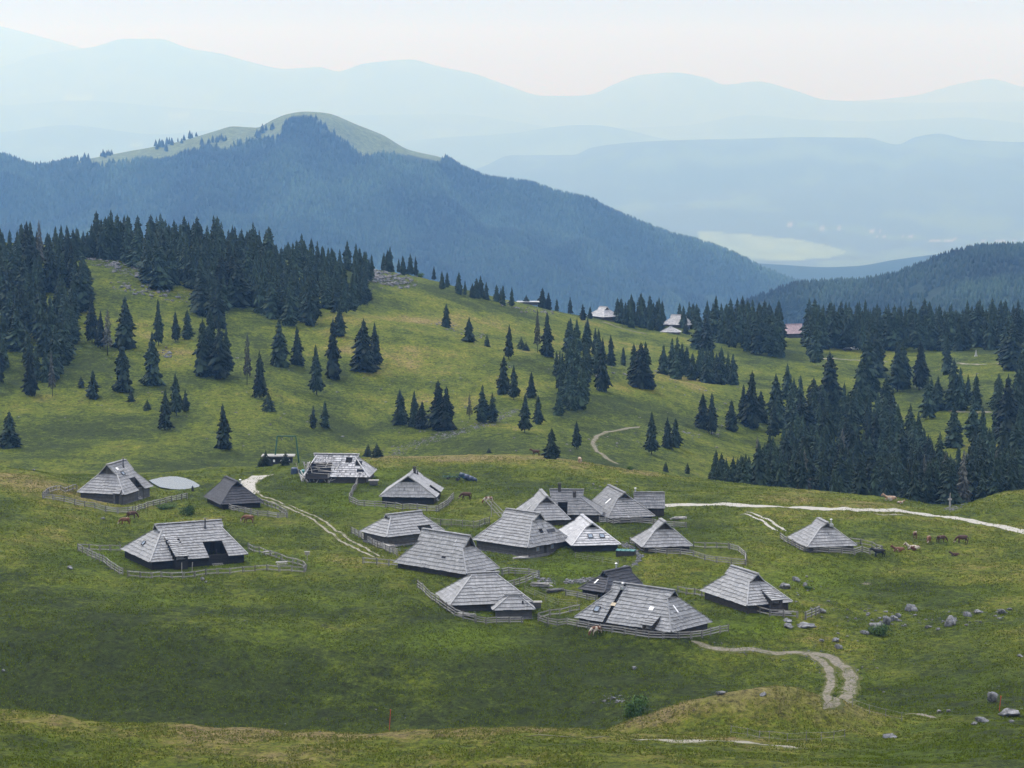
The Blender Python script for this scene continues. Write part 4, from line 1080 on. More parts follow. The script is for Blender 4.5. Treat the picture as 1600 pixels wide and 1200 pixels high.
# trees on the open shoulder of the mountain and its western spur
pts = []
for (x0, x1, n) in ((240,306,26),(0,62,46),(124,142,7),(60,120,30),(154,176,8)):
    for _ in range(n):
        x = RW.uniform(x0, x1); Yt = RW.uniform(8930, 9010); pts.append(((x-800)/F*Yt*.9945, Yt))
for (x, y) in ((404,215),(409,208),(413,204),(426,200),(423,204),(330,222),(325,226),(345,218),(340,222),(317,228),(350,220),(261,236)): 
    for _ in range(3): q = at(x+RW.uniform(-3, 3), y+RW.uniform(-1, 2), y0=7000, y1=9600); pts.append(q[:2])
far_forest('pasture_forest', np.array(pts), 22.0, 3)

# ------------------------------------------------------------------ pond, roads, tracks
def water_material():
    m, nt, b = new_mat('pond_water'); b.inputs['Base Color'].default_value = (.04, .05, .05, 1); b.inputs['Roughness'].default_value = .12
    b.inputs['Specular IOR Level'].default_value = .6
    n = noise_node(nt, 1.5, 3); bump(nt, b, n.outputs['Fac'], .06, .03); return m
o = mesh_obj('water', [(x, y, POND_Z) for x, y in POND_W], [list(range(len(POND_W)))], water_material()); o['kind'] = 'structure'
def path_material(name, c0, c1, grass=.5):
    m, nt, b = new_mat(name); P = N(nt, 'ShaderNodeNewGeometry').outputs['Position']
    n1 = noise_node(nt, 1.6, 8, P, rough=.75); n2 = noise_node(nt, .35, 6, P, rough=.75)
    c = ramp(nt, n1.outputs['Fac'], [(.35, c0), (.65, c1)]).outputs[0]
    a = N(nt, 'ShaderNodeAttribute', attribute_name='tint'); s_ = N(nt, 'ShaderNodeSeparateColor'); nt.links.new(a.outputs['Color'], s_.inputs[0])
    q = N(nt, 'ShaderNodeMath', operation='ADD'); nt.links.new(n2.outputs['Fac'], q.inputs[0]); nt.links.new(s_.outputs[0], q.inputs[1])
    f = ramp(nt, q.outputs[0], [(1-grass*.4, 0), (1.12-grass*.4, 1)]).outputs[0]
    g = ramp(nt, n1.outputs['Fac'], [(.35, (.030, .042, .008)), (.65, (.085, .082, .022))]).outputs[0]
    nt.links.new(mix(nt, f, c, g), b.inputs['Base Color']); b.inputs['Roughness'].default_value = .95; b.inputs['Specular IOR Level'].default_value = .1
    bump(nt, b, n1.outputs['Fac'], .5, .3); return m
M_GRAVEL = path_material('white_gravel', (.24, .23, .20), (.34, .325, .29), .12)
M_RUT = path_material('gravel_ruts', (.14, .13, .10), (.25, .235, .185), .9)
M_DIRT = path_material('trodden_dirt', (.085, .076, .058), (.19, .172, .135), .92)
def smooth_line(pts, step):
    P = np.array(pts, float); d = np.concatenate([[0], np.cumsum(np.linalg.norm(np.diff(P, axis=0), axis=1))])
    q = np.arange(0, d[-1]+step*.5, step); out = np.stack([np.interp(q, d, P[:, k]) for k in (0, 1)], -1)
    for _ in range(4): out[1:-1] = (out[:-2]+out[1:-1]*2+out[2:])/4
    return out
def to_world(pts, y0=300): return [at(x, y, y0=y0)[:2] for x, y in pts]
def strip(name, pts, width, mat, y0=300, off=0.0, lift=.10, fray=.3, step=.6, label=None):
    c = smooth_line(to_world(pts, y0), step); t = np.gradient(c, axis=0); t /= np.linalg.norm(t, axis=1)[:, None]; nrm = np.stack([-t[:, 1], t[:, 0]], -1)
    c = c + nrm*off; K = 9; V, T = [], []; s = np.arange(len(c))*step
    wl_ = width/2*(1+fray*fbm(s/3.0+width*9, s*0+off, 3, 7)); wr_ = width/2*(1+fray*fbm(s/3.0+50, s*0+off, 3, 8))
    end = np.minimum(1, np.minimum(s, s[-1]-s)/3.0 + .15)
    for k in range(K):
        f = -1+2*k/(K-1); w = np.where(f < 0, wl_, wr_)*end
        p = c + nrm*(f*w)[:, None]; z = ground(p[:, 0], p[:, 1]) + lift - (.13 if k in (0, K-1) else 0)
        V.append(np.column_stack([p, z])); T.append(np.full(len(c), .75 if k in (0, K-1) else (.42 if k in (1, K-2) else .12)))
    V = np.stack(V, 1).reshape(-1, 3); T = np.stack(T, 1).ravel(); n = len(c)
    a = (np.arange(n-1)[:, None]*K + np.arange(K-1)[None]).ravel(); f = np.stack([a, a+1, a+K+1, a+K], -1)
    o = mesh_obj(name, V, f, mat, color=np.repeat(T[:, None], 3, 1), smooth=True); o['kind'] = 'structure'; return o
strip('road', [(1030,791),(1046,791),(1100,790.5),(1180,791.5),(1260,794),(1340,797),(1420,801),(1480,808),(1540,820),(1600,833),(1690,850),(1800,872),(1950,905)], 4.6, M_GRAVEL, fray=.06)
strip('road', [(428,742),(408,745),(392,751),(384,758),(386,766),(396,773)], 5.5, M_GRAVEL, fray=.2)
for of in (-.95, .95):
    strip('track', [(390,768),(404,777),(425,783),(452,792),(480,805),(502,818),(525,833),(547,849),(570,862),(594,873)], .95, M_RUT, off=of, fray=.5)
    strip('track', [(1160,803),(1178,806),(1198,815),(1222,830)], .9, M_GRAVEL, off=of, fray=.5)
strip('path', [(1080,1003),(1100,1010),(1139,1018),(1190,1020),(1240,1020),(1277,1024),(1300,1030),(1319,1042),(1330,1060),(1330,1075),(1322,1092),(1300,1104),(1285,1110)], 3.4, M_DIRT, fray=.7)
strip('path', [(1262,1024),(1280,1032),(1296,1046),(1299,1065),(1291,1087),(1292,1104)], 2.3, M_DIRT, fray=.6, lift=.14)
strip('path', [(990,1157),(1060,1160),(1120,1158),(1180,1162),(1230,1168),(1262,1172)], 3.4, M_RUT, fray=.5)
strip('path', [(820,1151),(880,1153),(940,1153),(1000,1156)], .5, M_DIRT, fray=.6)
strip('path', [(968,726),(950,718),(933,706),(926,693),(932,682),(948,675),(986,669),(1000,667)], 2.0, M_DIRT, y0=765, fray=.6)
strip('path', [(1490,568),(1530,570),(1590,569)], 3.0, M_RUT, y0=1100); strip('path', [(1480,642),(1550,645)], 4.0, M_DIRT, y0=900); strip('path', [(1262,562),(1300,560),(1330,563),(1390,566)], 3.0, M_RUT, y0=1000)
strip('path', [(938,503),(952,506),(968,512),(990,518),(1012,523)], 3.0, M_DIRT, y0=1100)
strip('path', [(1365,803),(1400,805),(1425,806)], 2.2, M_RUT)
strip('path', [(1405,1117),(1440,1118),(1470,1122)], 1.6, M_DIRT)

# ------------------------------------------------------------------ fences
def on_line(c, s_):
    d = np.concatenate([[0], np.cumsum(np.linalg.norm(np.diff(c, axis=0), axis=1))])
    return np.array([np.interp(s_, d, c[:, 0]), np.interp(s_, d, c[:, 1])]), d[-1]
def fence(label, pts, h=1.25, rails=3, bay=2.6, kind='rail', y0=300, R=rng, mat=None, group=None):
    mat = mat or M_FENCE
    c = np.array(to_world([(x, y+3.5) for x, y in pts], y0)); tot = on_line(c, 0)[1]; n = max(2, int(round(tot/bay))); o0 = c[0]; z0 = float(ground(*o0))
    root = empty('board_fence' if kind == 'board' else ('wire_fence' if kind == 'wire' else 'rail_fence'), label, 'fence', (o0[0], o0[1], z0), 0, group)
    def L(p, z): return (p[0]-o0[0], p[1]-o0[1], float(ground(p[0], p[1])) - z0 + z)
    ps = []
    for k in range(n+1):
        p, _ = on_line(c, tot*k/n); ps.append(p)
        lean = np.array((R.uniform(-.06, .06), R.uniform(-.06, .06), 0)); hh = h*R.uniform(.92, 1.15); m = MB()
        if kind == 'wire': m.tube(L(p, -.3), np.array(L(p, hh))+lean, .055, n=6, tint=R.uniform(.5, .8))
        else:
            m.bar(L(p, -.3), np.array(L(p, hh))+lean, .2, .17, R.uniform(.3, .7))
            if kind == 'rail' and R.random() < .8: q = p + np.array((.22, .1)); m.bar(L(q, -.3), np.array(L(q, hh*.95))-lean, .12, .12, R.uniform(.55, .9))
        m.build('post', mat, root)
    for r in range(rails):
        m = MB(); z = h*(.28 + .66*r/max(1, rails-1))
        for k in range(n):
            e = R.uniform(.05, .25); a, b = ps[k], ps[k+1]; d = (b-a)/np.linalg.norm(b-a)
            t_ = .035 if kind == 'wire' else .19
            m.bar(L(a-d*e, z+R.uniform(-.07, .07)), L(b+d*e, z+R.uniform(-.07, .07)), .05 if kind != 'wire' else .02, t_ if kind != 'board' else .1, R.uniform(.75, 1.35))
        m.build('wire' if kind == 'wire' else 'rail', mat, root)
    if kind == 'board':
        m = MB(); s_ = 0
        while s_ < tot:
            p, _ = on_line(c, s_); m.bar(L(p, -.05), L(p, h*R.uniform(.75, 1.1)), .14, .04, R.uniform(.5, 1.2)); s_ += R.uniform(.2, .3)
        m.build('board_panel', mat, root)
    return root
fence('rail fence looping in front of the steep hut by the pond', [(67,776),(90,780),(109,784),(145,791),(161,796),(182,799),(203,799),(231,790),(262,783),(291,777)], 1.3, 3)
fence('back rails behind the steep hut by the pond', [(67,775),(74,768),(87,764),(119,762)], 1.2, 2)
fence('three-rail fence slanting down past the corner of the long black hut', [(122,858),(145,870),(168,882),(192,896)], 1.5, 3, R=random.Random(3))
fence('low rail fence along the front of the long black hut', [(200,899),(232,901),(262,900),(290,899),(344,894),(380,891),(415,889),(450,891),(475,892)], 1.15, 2)
fence('back rails to the west of the long black hut', [(122,856),(145,857),(166,858),(188,859)], 1.2, 2)
fence('rails with seats inside, east of the long black hut', [(388,856),(412,864),(434,871),(456,878),(478,886),(476,891)], 1.25, 2)
fence('rail fence around the small black hut', [(334,783),(350,789),(366,796),(397,803),(424,806),(448,806)], 1.3, 3)
fence('short return rails east of the small black hut', [(448,803),(436,795),(420,789),(406,783)], 1.2, 2)
fence('curved three-rail fence around the hut that faces forward', [(559,752),(551,766),(545,781),(562,788),(590,790),(615,791),(650,794),(682,797),(697,788),(709,776)], 1.45, 3)
fence('fence of upright boards behind the notched hut', [(672,816),(705,819),(742,822),(765,816)], 1.5, 2, kind='board')
fence('heavy slanting rails before the notched hut', [(549,831),(562,838),(580,848),(600,857),(620,866)], 1.4, 4, 2.0)
fence('rail fence along the foot of the broad hut', [(567,878),(590,880),(612,882),(652,887),(677,891),(705,896),(732,901)], 1.3, 2)
fence('hairpin fence east of the broad hut', [(784,896),(805,896),(826,896),(842,900),(822,908),(800,916),(780,922)], 1.35, 3)
fence('long slanting rails west of the hut with the annex', [(652,916),(665,927),(677,937),(695,950),(712,962),(730,968),(742,971)], 1.5, 3)
fence('low rails before the annex', [(742,971),(775,972),(815,971)], 1.2, 3)
fence('long fence curving round the front of the largest hut', [(841,970),(870,976),(900,979),(930,983),(970,990),(1003,995),(1032,998),(1070,999),(1100,994),(1138,985)], 1.3, 3)
fence('upper rails west of the largest hut', [(842,966),(862,961),(882,956),(905,952)], 1.2, 2)
fence('thin wire fence crossing between the annex and the blackened hut', [(820,923),(848,936),(877,944),(902,946)], 1.3, 3, 4.2, 'wire')
fence('rails close in front of the blackened hut', [(884,929),(907,933),(931,937)], 1.2, 3)
fence('wire fence inside the central yard', [(899,869),(920,873),(943,877),(966,881)], 1.2, 3, 4.0, 'wire')
fence('fence before the big grey hut at the village head', [(937,815),(970,814),(1000,815),(1020,816),(1042,822),(1071,821)], 1.2, 3)
fence('fence hugging the compact pyramidal hut', [(984,846),(1002,859),(1040,864),(1083,868)], 1.35, 3)
fence('rails closing the yard east of the compact hut', [(1083,868),(1122,877),(1164,881),(1166,870),(1155,860),(1140,856)], 1.25, 3, 3.2)
fence('back rails of the yard east of the compact hut', [(1084,852),(1110,853),(1138,855)], 1.2, 2, 3.2)
fence('fence coming down to the hut by the boulders', [(1059,923),(1092,928),(1120,933),(1146,940),(1170,952),(1200,961),(1245,963)], 1.3, 2)
fence('short gate like rails near the boulders', [(1258,966),(1268,962),(1279,957)], 1.5, 3, 2.0)
fence('fence ringing the lone pyramidal hut', [(1219,839),(1236,849),(1255,859),(1295,863),(1335,865),(1365,865),(1377,860)], 1.3, 3)
fence('back rails of the lone pyramidal hut', [(1377,859),(1362,852),(1345,848),(1329,846)], 1.2, 2)
fence('wire fence with thin stakes below the tan mound', [(1142,1144),(1176,1150),(1210,1155),(1244,1157),(1289,1155),(1320,1150)], 1.2, 2, 3.6, 'wire')
fence('wire fence with thin stakes climbing past the end of the tan mound', [(1332,1103),(1350,1108),(1362,1113),(1376,1117),(1392,1119),(1409,1125)], 1.25, 2, 2.4, 'wire')
def simple(name, label, cat, mb, mat, x=None, y=None, y0=300, group=None, rz=0.0, loc=None):
    X, Y, Z = loc or at(x, y, y0=y0)
    o = mb.build(name, mat); o.location = (X, Y, Z); o.rotation_euler = (0, 0, rz); return tag(o, label, cat, group)
M_RED = plain_material('red_paint', (.40, .05, .03), .6, 0, .2); M_TEAL = plain_material('teal_tarpaulin', (.03, .13, .12), .5, 0, .4); M_BLUETARP = plain_material('dark_blue_tarpaulin', (.025, .04, .075), .45, 0, .4); M_GREENMETAL = plain_material('green_painted_steel', (.02, .075, .06), .5)
for (x, y, h, lb) in ((608, 1142, 3.4, 'tall thin red ski marker pole on the tan rise'), (1561, 1112, 2.3, 'thin red marker pole beside the grey boulder')):
    m = MB(); m.tube((0,0,-.3), (.25,0,h), .05, n=8); m.tube((.2,0,h-.25), (.27,0,h), .08, n=8); simple('marker_pole', lb, 'pole', m, M_RED, x, y)
m = MB(); m.tube((0,0,-.3), (0,0,2.2), .22, .18); m.box((0,0,2.45), (.9,.4,.35)); m.tube((0,0,2.6), (0.05,0,4.0), .13, .08); 
simple('memorial_post', 'tall pale carved post on a heap of stones by the white road', 'post', m, M_FENCE, 1484, 797)
for (x, y, lb) in ((284,895,'tall thin pole before the long black hut'), (300,895,'leaning pole before the long black hut'), (480,876,'stubby post carrying a box at the end of the yard rails')):
    m = MB(); m.bar((0,0,-.2), (.12 if x == 300 else .02,0,1.9 if x < 400 else 1.3), .14)
    if x == 480: m.box((0,0,1.45), (.9,.5,.5)); m.box((0,0,1.75), (1.1,.7,.08))
    simple('wooden_post', lb, 'post', m, M_FENCE, x, y)
def bench_table(label, x, y, rz, L=2.2):
    X, Y, Z = at(x, y); root = empty('picnic_table', label, 'table', (X, Y, Z), rz)
    m = MB(); [m.box((0, k*.2-.3, .75), (L, .18, .06), 0, 1.1) for k in range(4)]; m.build('tabletop', M_FENCE, root)
    for s_ in (-1, 1):
        m = MB(); m.box((0, s_*.85, .45), (L, .28, .06)); m.build('bench', M_FENCE, root)
        m = MB(); m.bar((s_*L*.35, -.85, 0), (s_*L*.35, .2, .72), .09); m.bar((s_*L*.35, .85, 0), (s_*L*.35, -.2, .72), .09); m.build('leg', M_FENCE, root)
bench_table('picnic table inside the rails east of the long black hut', 440, 884, .2)
bench_table('picnic table inside the curved fence behind the slatted seats', 418, 868, .5, 1.8)
bench_table('pale picnic table before the big grey hut at the village head', 956, 814, .1)
def wood_pile(label, x, y, n, L, rz, mat=M_FENCE, R=rng):
    X, Y, Z = at(x, y); m = MB()
    for k in range(n):
        a = R.uniform(-.3, .3); px_, py_ = R.uniform(-.9, .9), R.uniform(-.6, .6); z = .08 + .09*(k//4)
        d = np.array((math.cos(a), math.sin(a), R.uniform(-.05, .12)))*L/2*R.uniform(.6, 1.1); c = np.array((px_, py_, z+.05))
        m.bar(c-d, c+d, R.uniform(.2, .4), .07, R.uniform(.6, 1.5))
    simple('board_pile', label, 'pile', m, mat, loc=(X, Y, Z), rz=rz)
wood_pile('loose pale boards on the grass below the central hut', 814, 874, 16, 2.2, .3, M_NEWWOOD if False else M_FENCE)
wood_pile('heap of weathered boards inside the slanting fence corner', 728, 965, 26, 2.6, -.4)
wood_pile('scattered planks and beams west of the blackened hut', 846, 918, 30, 3.4, -.5)
wood_pile('tangle of dark beams beside the blackened hut', 868, 925, 22, 3.4, .3, M_WALL_GREY)
wood_pile('boards lying before the slanted entrance by the boulders', 1222, 960, 14, 2.8, .1)
wood_pile('slab wood heaped at the head of the village', 1060, 812, 24, 2.6, .2)
wood_pile('firewood and planks under the notched hut', 607, 858, 36, 2.8, -.7)
wood_pile('long planks leaning beside the ruin', 560, 749, 10, 3.2, 1.2)
def rack(label, x, y, rz):
    X, Y, Z = at(x, y); m = MB()
    for k in range(3): m.bar((k*1.0, 0, 0), (k*1.0+3.4, .3, 3.3+.2*k), .16, .16, 1.2)
    m.bar((.8, -.1, .9), (3.4, .3, .9), .12); m.bar((3.9,.2,0), (3.9,.2,3.2), .15)
    m2 = simple('hay_rack', label, 'rack', m, M_FENCE, loc=(X, Y, Z), rz=rz)
rack('leaning poles of a hay rack behind the central hut', 795, 808, 2.9)
def shelter(label, x, y, rz, w=1.3):
    X, Y, Z = at(x, y); root = empty('wooden_chest', label, 'chest', (X, Y, Z), rz)
    m = MB(); [m.box((0, 0, .25+.22*k), (w, w*.8, .2), 0, .7+.15*k) for k in range(4)]; m.build('body', M_WALL_GREY, root)
    m = MB(); m.box((0, -.2, 1.18), (w*1.3, w*.6, .07)); m.box((0, .22, 1.26), (w*1.3, w*.6, .07)); m.build('lid', M_FENCE, root)
shelter('little roofed box by the fence of the broad hut', 693, 897, .2); shelter('grey covered box by the annex', 838, 951, .1, 1.6); shelter('low covered box beside the ruin', 584, 759, 0, 1.9)
def trough():
    X, Y, Z = at(978, 869); root = empty('water_tank', 'rectangular tank with a teal cover at the end of the yard wall', 'tank', (X, Y, Z), -.2)
    m = MB(); m.box((0,0,.45), (3.8,2.2,1.3)); m.build('body', M_DARKMETAL, root)
    m = MB(); m.box((0,0,1.14), (3.9,2.3,.06)); [m.bar((-1.9+.95*k,-1.1,1.24), (-1.9+.95*k,1.1,1.24), .1, .12, .8) for k in range(5)]; m.build('cover', M_TEAL, root)
trough()
def implement():
    X, Y, Z = at(712, 751); root = empty('farm_trailer', 'green steel trailer frame with a slumped blue tarpaulin in the pasture', 'trailer', (X, Y, Z), -.15)
    m = MB(); [m.bar((-3, s_, .95), (2.2, s_, .95), .12, .14) for s_ in (-.9, .9)]; [m.bar((-3+1.04*k, -.9, .95), (-3+1.04*k, .9, .95), .1, .12) for k in range(6)]
    [m.bar((-3+1.7*k, -.9, .95), (-3+1.7*k, -.9, 1.7), .08) for k in range(4)]; m.bar((-3, -.9, 1.7), (2.2, -.9, 1.7), .08); m.bar((2.2, 0, .95), (3.6, 0, .5), .12); m.build('frame', M_GREENMETAL, root)
    for sx in (-1.8, .6):
        for sy in (-1.05, 1.05): m = MB(); m.tube((sx, sy-.12, .42), (sx, sy+.12, .42), .42, n=14); m.build('wheel', M_DARKMETAL, root)
    m = MB(); m2 = [(1.0,.2,1.5,.55),(2.2,-.2,1.1,.7),(3.4,-.5,.7,.75),(4.6,-.8,.45,.6),(5.4,-.9,.3,.3)]
    for a, b in zip(m2[:-1], m2[1:]): m.tube(a[:3], b[:3], a[3], b[3], 10)
    m.build('tarpaulin', M_BLUETARP, root, smooth=True)
implement()
# ------------------------------------------------------------------ the ruin
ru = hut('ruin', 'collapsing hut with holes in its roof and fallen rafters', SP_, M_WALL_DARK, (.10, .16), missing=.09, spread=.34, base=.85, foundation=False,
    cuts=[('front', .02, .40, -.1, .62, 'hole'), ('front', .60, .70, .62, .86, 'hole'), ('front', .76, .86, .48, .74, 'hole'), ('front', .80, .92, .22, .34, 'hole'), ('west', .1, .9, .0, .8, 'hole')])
def ruin_bits():
    L, W, Lr, H, he, off = HUTS['ruin'][3:]; R = random.Random(4)
    for k in range(30):
        m = MB(); x = R.uniform(-L/2-.8, -L*.05); y = -W/2 + R.uniform(-.6, 2.5)
        a = np.array((x, y, R.uniform(0, .8))); b = np.array((x+R.uniform(-3, 3), y+R.uniform(1.2, 5), R.uniform(1.5, he+H*.75)))
        m.bar(a, b, R.uniform(.12, .28), .1, R.uniform(.8, 1.7)); m.build('fallen_rafter', M_FENCE, ru)
    for k in range(12):
        m = MB(); x = R.uniform(-L/2, -L*.1); z = he+.6+R.uniform(0, H*.5); y = -W/2*(1-(z-he)/H)
        m.bar((x-1.8, y-.3, z+R.uniform(-.3,.3)), (x+R.uniform(1.5, 3), y-.3, z+R.uniform(-.5,.5)), .3, .06, R.uniform(.8, 1.8)); m.build('fallen_rafter', M_FENCE, ru)
    m = MB(); m.box((-L*.12, -W/2+.1, .9), (.35, .35, 3)); m.build('door_post', M_FENCE, ru)
ruin_bits()
for (x, y, w, lb, mt) in ((460,741,1.5,'dark blue covered barrel heap at the west end of the ruin',M_BLUETARP), (474,745,1.5,'teal covered barrel at the west end of the ruin',M_TEAL)):
    m = MB(); m.tube((0,0,-.1), (0,0,1.5), w*.62, w*.55, 12); m.tube((0,0,1.5), (0,0,1.75), w*.55, w*.2, 12); m.tube((w*.7,0.1,0), (w*.7,0.1,1.1), .4, .4, 12); simple('rain_barrel', lb, 'barrel', m, mt, x, y)
# ------------------------------------------------------------------ ski lift, far huts, cars, shrine
def pylon():
    X, Y, Z = at(448, 727, y0=765); root = empty('lift_pylon', 'green ski lift pylon, an open portal with rollers under its beam', 'pylon', (X, Y, Z))
    h = 46*Y/F; w = 17*Y/F
    for s_ in (-1, 1): m = MB(); m.tube((s_*w*1.18, 0, -.5), (s_*w*.86, 0, h), .24, .16, 8); m.build('leg', M_GREENMETAL, root)
    m = MB(); m.bar((-w*.9, 0, h), (w*.9, 0, h), .22, .3); m.build('beam', M_GREENMETAL, root)
    for s_ in (-1, 1):
        m = MB(); m.bar((s_*w*.45, -1, h-.7), (s_*w*.45, 1, h-.7), .15, .2); m.bar((s_*w*.3, 0, h-.15), (s_*w*.52, 0, h-.8), .14); m.bar((s_*w*.6, 0, h-.15), (s_*w*.42, 0, h-.8), .14)
        for q in (-.9, -.3, .3, .9): m.tube((s_*w*.45-.1, q, h-.85), (s_*w*.45+.1, q, h-.85), .2, n=10)
        m.build('roller_carrier', M_DARKMETAL, root)
pylon()
def booth(label, x, y, y0, w, d, h, wallm, roofm, rz=0.0, win=4):
    X, Y, Z = at(x, y, y0=y0); root = empty('lift_hut', label, 'hut', (X, Y, Z), rz)
    m = MB(); [m.box((0, 0, -.3+.3*k+.15), (w, d, .29), 0, 1-.1*(k % 2)) for k in range(int((h+.6)/.3))]; m.build('wall', wallm, root)
    m = MB(); m.box((0, -.2, h+.2), (w*1.18, d*1.3, .16)); m.box((0, -.2, h+.36), (w*1.14, d*1.1, .1)); m.build('roof', roofm, root)
    for k in range(win):
        m = MB(); m.box((-w*.4+w*.8*k/max(1, win-1), -d/2-.03, h*.62), (.5, .08, .6)); m.build('window', M_WHITE, root)
booth('dark lift hut with small white windows beneath the pylon', 435, 731, 765, 7.5, 3.5, 2.6, M_WALL_BLACK, M_FENCE)
def dims_at(x, y, y0, th, L, W, Lr, H, he, off=0.0):
    X, Y, Z = at(x, y, y0=y0); return (X, Y, th, L, W, Lr, H, he, off)
D_ = 'distant huts by the eastern wood'
hut('d1', 'first distant hut, pale roofed, where a dirt track ends', SP_, M_WALL_GREY, (.30, .30), dims=dims_at(943, 499, 1150, -.95, 13.5, 10, 6, 4.4, 1.7), group=D_)
hut('d2', 'second distant hut, pale roofed, half behind a dark spruce', SP_, M_WALL_GREY, (.30, .30), dims=dims_at(1060, 512, 1150, -.45, 14, 10, 8, 4.6, 1.8), group=D_)
hut('d3', 'low pale roof in front of the second distant hut', SP_, M_WALL_GREY, (.1, .1), dims=dims_at(1048, 520, 1150, -.2, 9.5, 6, 1.5, 2.5, .5), group=D_)
hut('d4', 'distant hut with a pinkish roof in a gap of the eastern wood', M_SHINGLE_PINK, M_WALL_GREY, (.2, .2), dims=dims_at(1240, 527, 1150, .3, 12, 8, 9, 4.4, 2.2), group=D_)
booth('flat white roofed shed on the skyline among small spruces', 825, 471, 1150, 9, 4, 1.0, M_WALL_GREY, M_METAL, 0, 0)
def car(label, x, y, y0, mat, rz):
    X, Y, Z = at(x, y, y0=y0); root = empty('parked_car', label, 'car', (X, Y, Z), rz)
    prof = [(-2.1,.35),(-2.1,.95),(-1.9,1.05),(-1.3,1.1),(-.8,1.55),(.9,1.6),(1.7,1.1),(2.15,.95),(2.2,.35)]
    def ex(p, w, nm, mt):
        n = len(p); V = [(a, -w, z) for a, z in p]+[(a, w, z) for a, z in p]; m = MB(); m.add(V, [list(range(n))[::-1], list(range(n, 2*n))]+[[i, (i+1) % n, n+(i+1) % n, n+i] for i in range(n)]); m.build(nm, mt, root)
    ex(prof, .85, 'body', mat); ex([(-1.1,1.12),(-.72,1.46),(.82,1.5),(1.3,1.12)], .87, 'window', M_GLASS)
    for sx in (-1.35, 1.35):
        for sy in (-.8, .8): m = MB(); m.tube((sx, sy-.1, .34), (sx, sy+.1, .34), .34, n=12); m.build('wheel', M_DARKMETAL, root)
car('dark parked car at the clearing of the eastern wood', 1324, 548, 1000, M_DARKMETAL, .2)
car('white parked car at the clearing of the eastern wood', 1335, 547, 1000, M_WHITE, 0)
m = MB(); m.tube((0,0,-.2), (0,0,3.0), .75, .10, 4); m.box((0,0,.1), (1.5,1.5,.4)); simple('stone_obelisk', 'small white pointed shrine before the eastern wood', 'shrine', m, M_METAL, 1525, 557, 1000)

# ------------------------------------------------------------------ rocks
def rock_mesh(seed, sub=3, flat=.7):
    import bmesh
    bm = bmesh.new(); bmesh.ops.create_icosphere(bm, subdivisions=sub, radius=1.0)
    V = np.array([v.co[:] for v in bm.verts]); Fc = np.array([[v.index for v in f.verts] for f in bm.faces], np.int32); bm.free()
    r = np.random.default_rng(seed)
    for _ in range(16):      # chop by random planes: angular limestone
        n = r.normal(size=3); n /= np.linalg.norm(n); d = r.uniform(.42, .85); k = V @ n - d; V = V - np.clip(k, 0, None)[:, None]*n*.85
    q = noise2(V[:, 0]*2.3+seed, V[:, 1]*2.3+V[:, 2]*1.7, 5)*.35 + noise2(V[:, 0]*6+V[:, 2]*3, V[:, 1]*6-V[:, 2]*5+seed, 6)*.16
    V = V*(1+q)[:, None]; V[:, 2] *= flat
    return V.astype(np.float32), Fc
def rock_material():
    m, nt, b = new_mat('lichened_limestone')
    n1 = noise_node(nt, 1.2, 7, rough=.75); n2 = noise_node(nt, 3.5, 6, rough=.8)
    c = ramp(nt, n1.outputs['Fac'], [(.35, (.035, .037, .036)), (.5, (.13, .132, .135)), (.68, (.27, .272, .275))]).outputs[0]
    f = ramp(nt, n2.outputs['Fac'], [(.38, .35), (.5, 1.0), (.7, 1.2)]).outputs[0]
    nt.links.new(mix(nt, 1.0, c, f, 'MULTIPLY'), b.inputs['Base Color']); b.inputs['Roughness'].default_value = .9
    bump(nt, b, n2.outputs['Fac'], .9, .15); return m
M_ROCK = rock_material()
RK = [rock_mesh(k) for k in range(6)]
RK_ME = [me_of('boulder', v, f, M_ROCK) for v, f in RK]
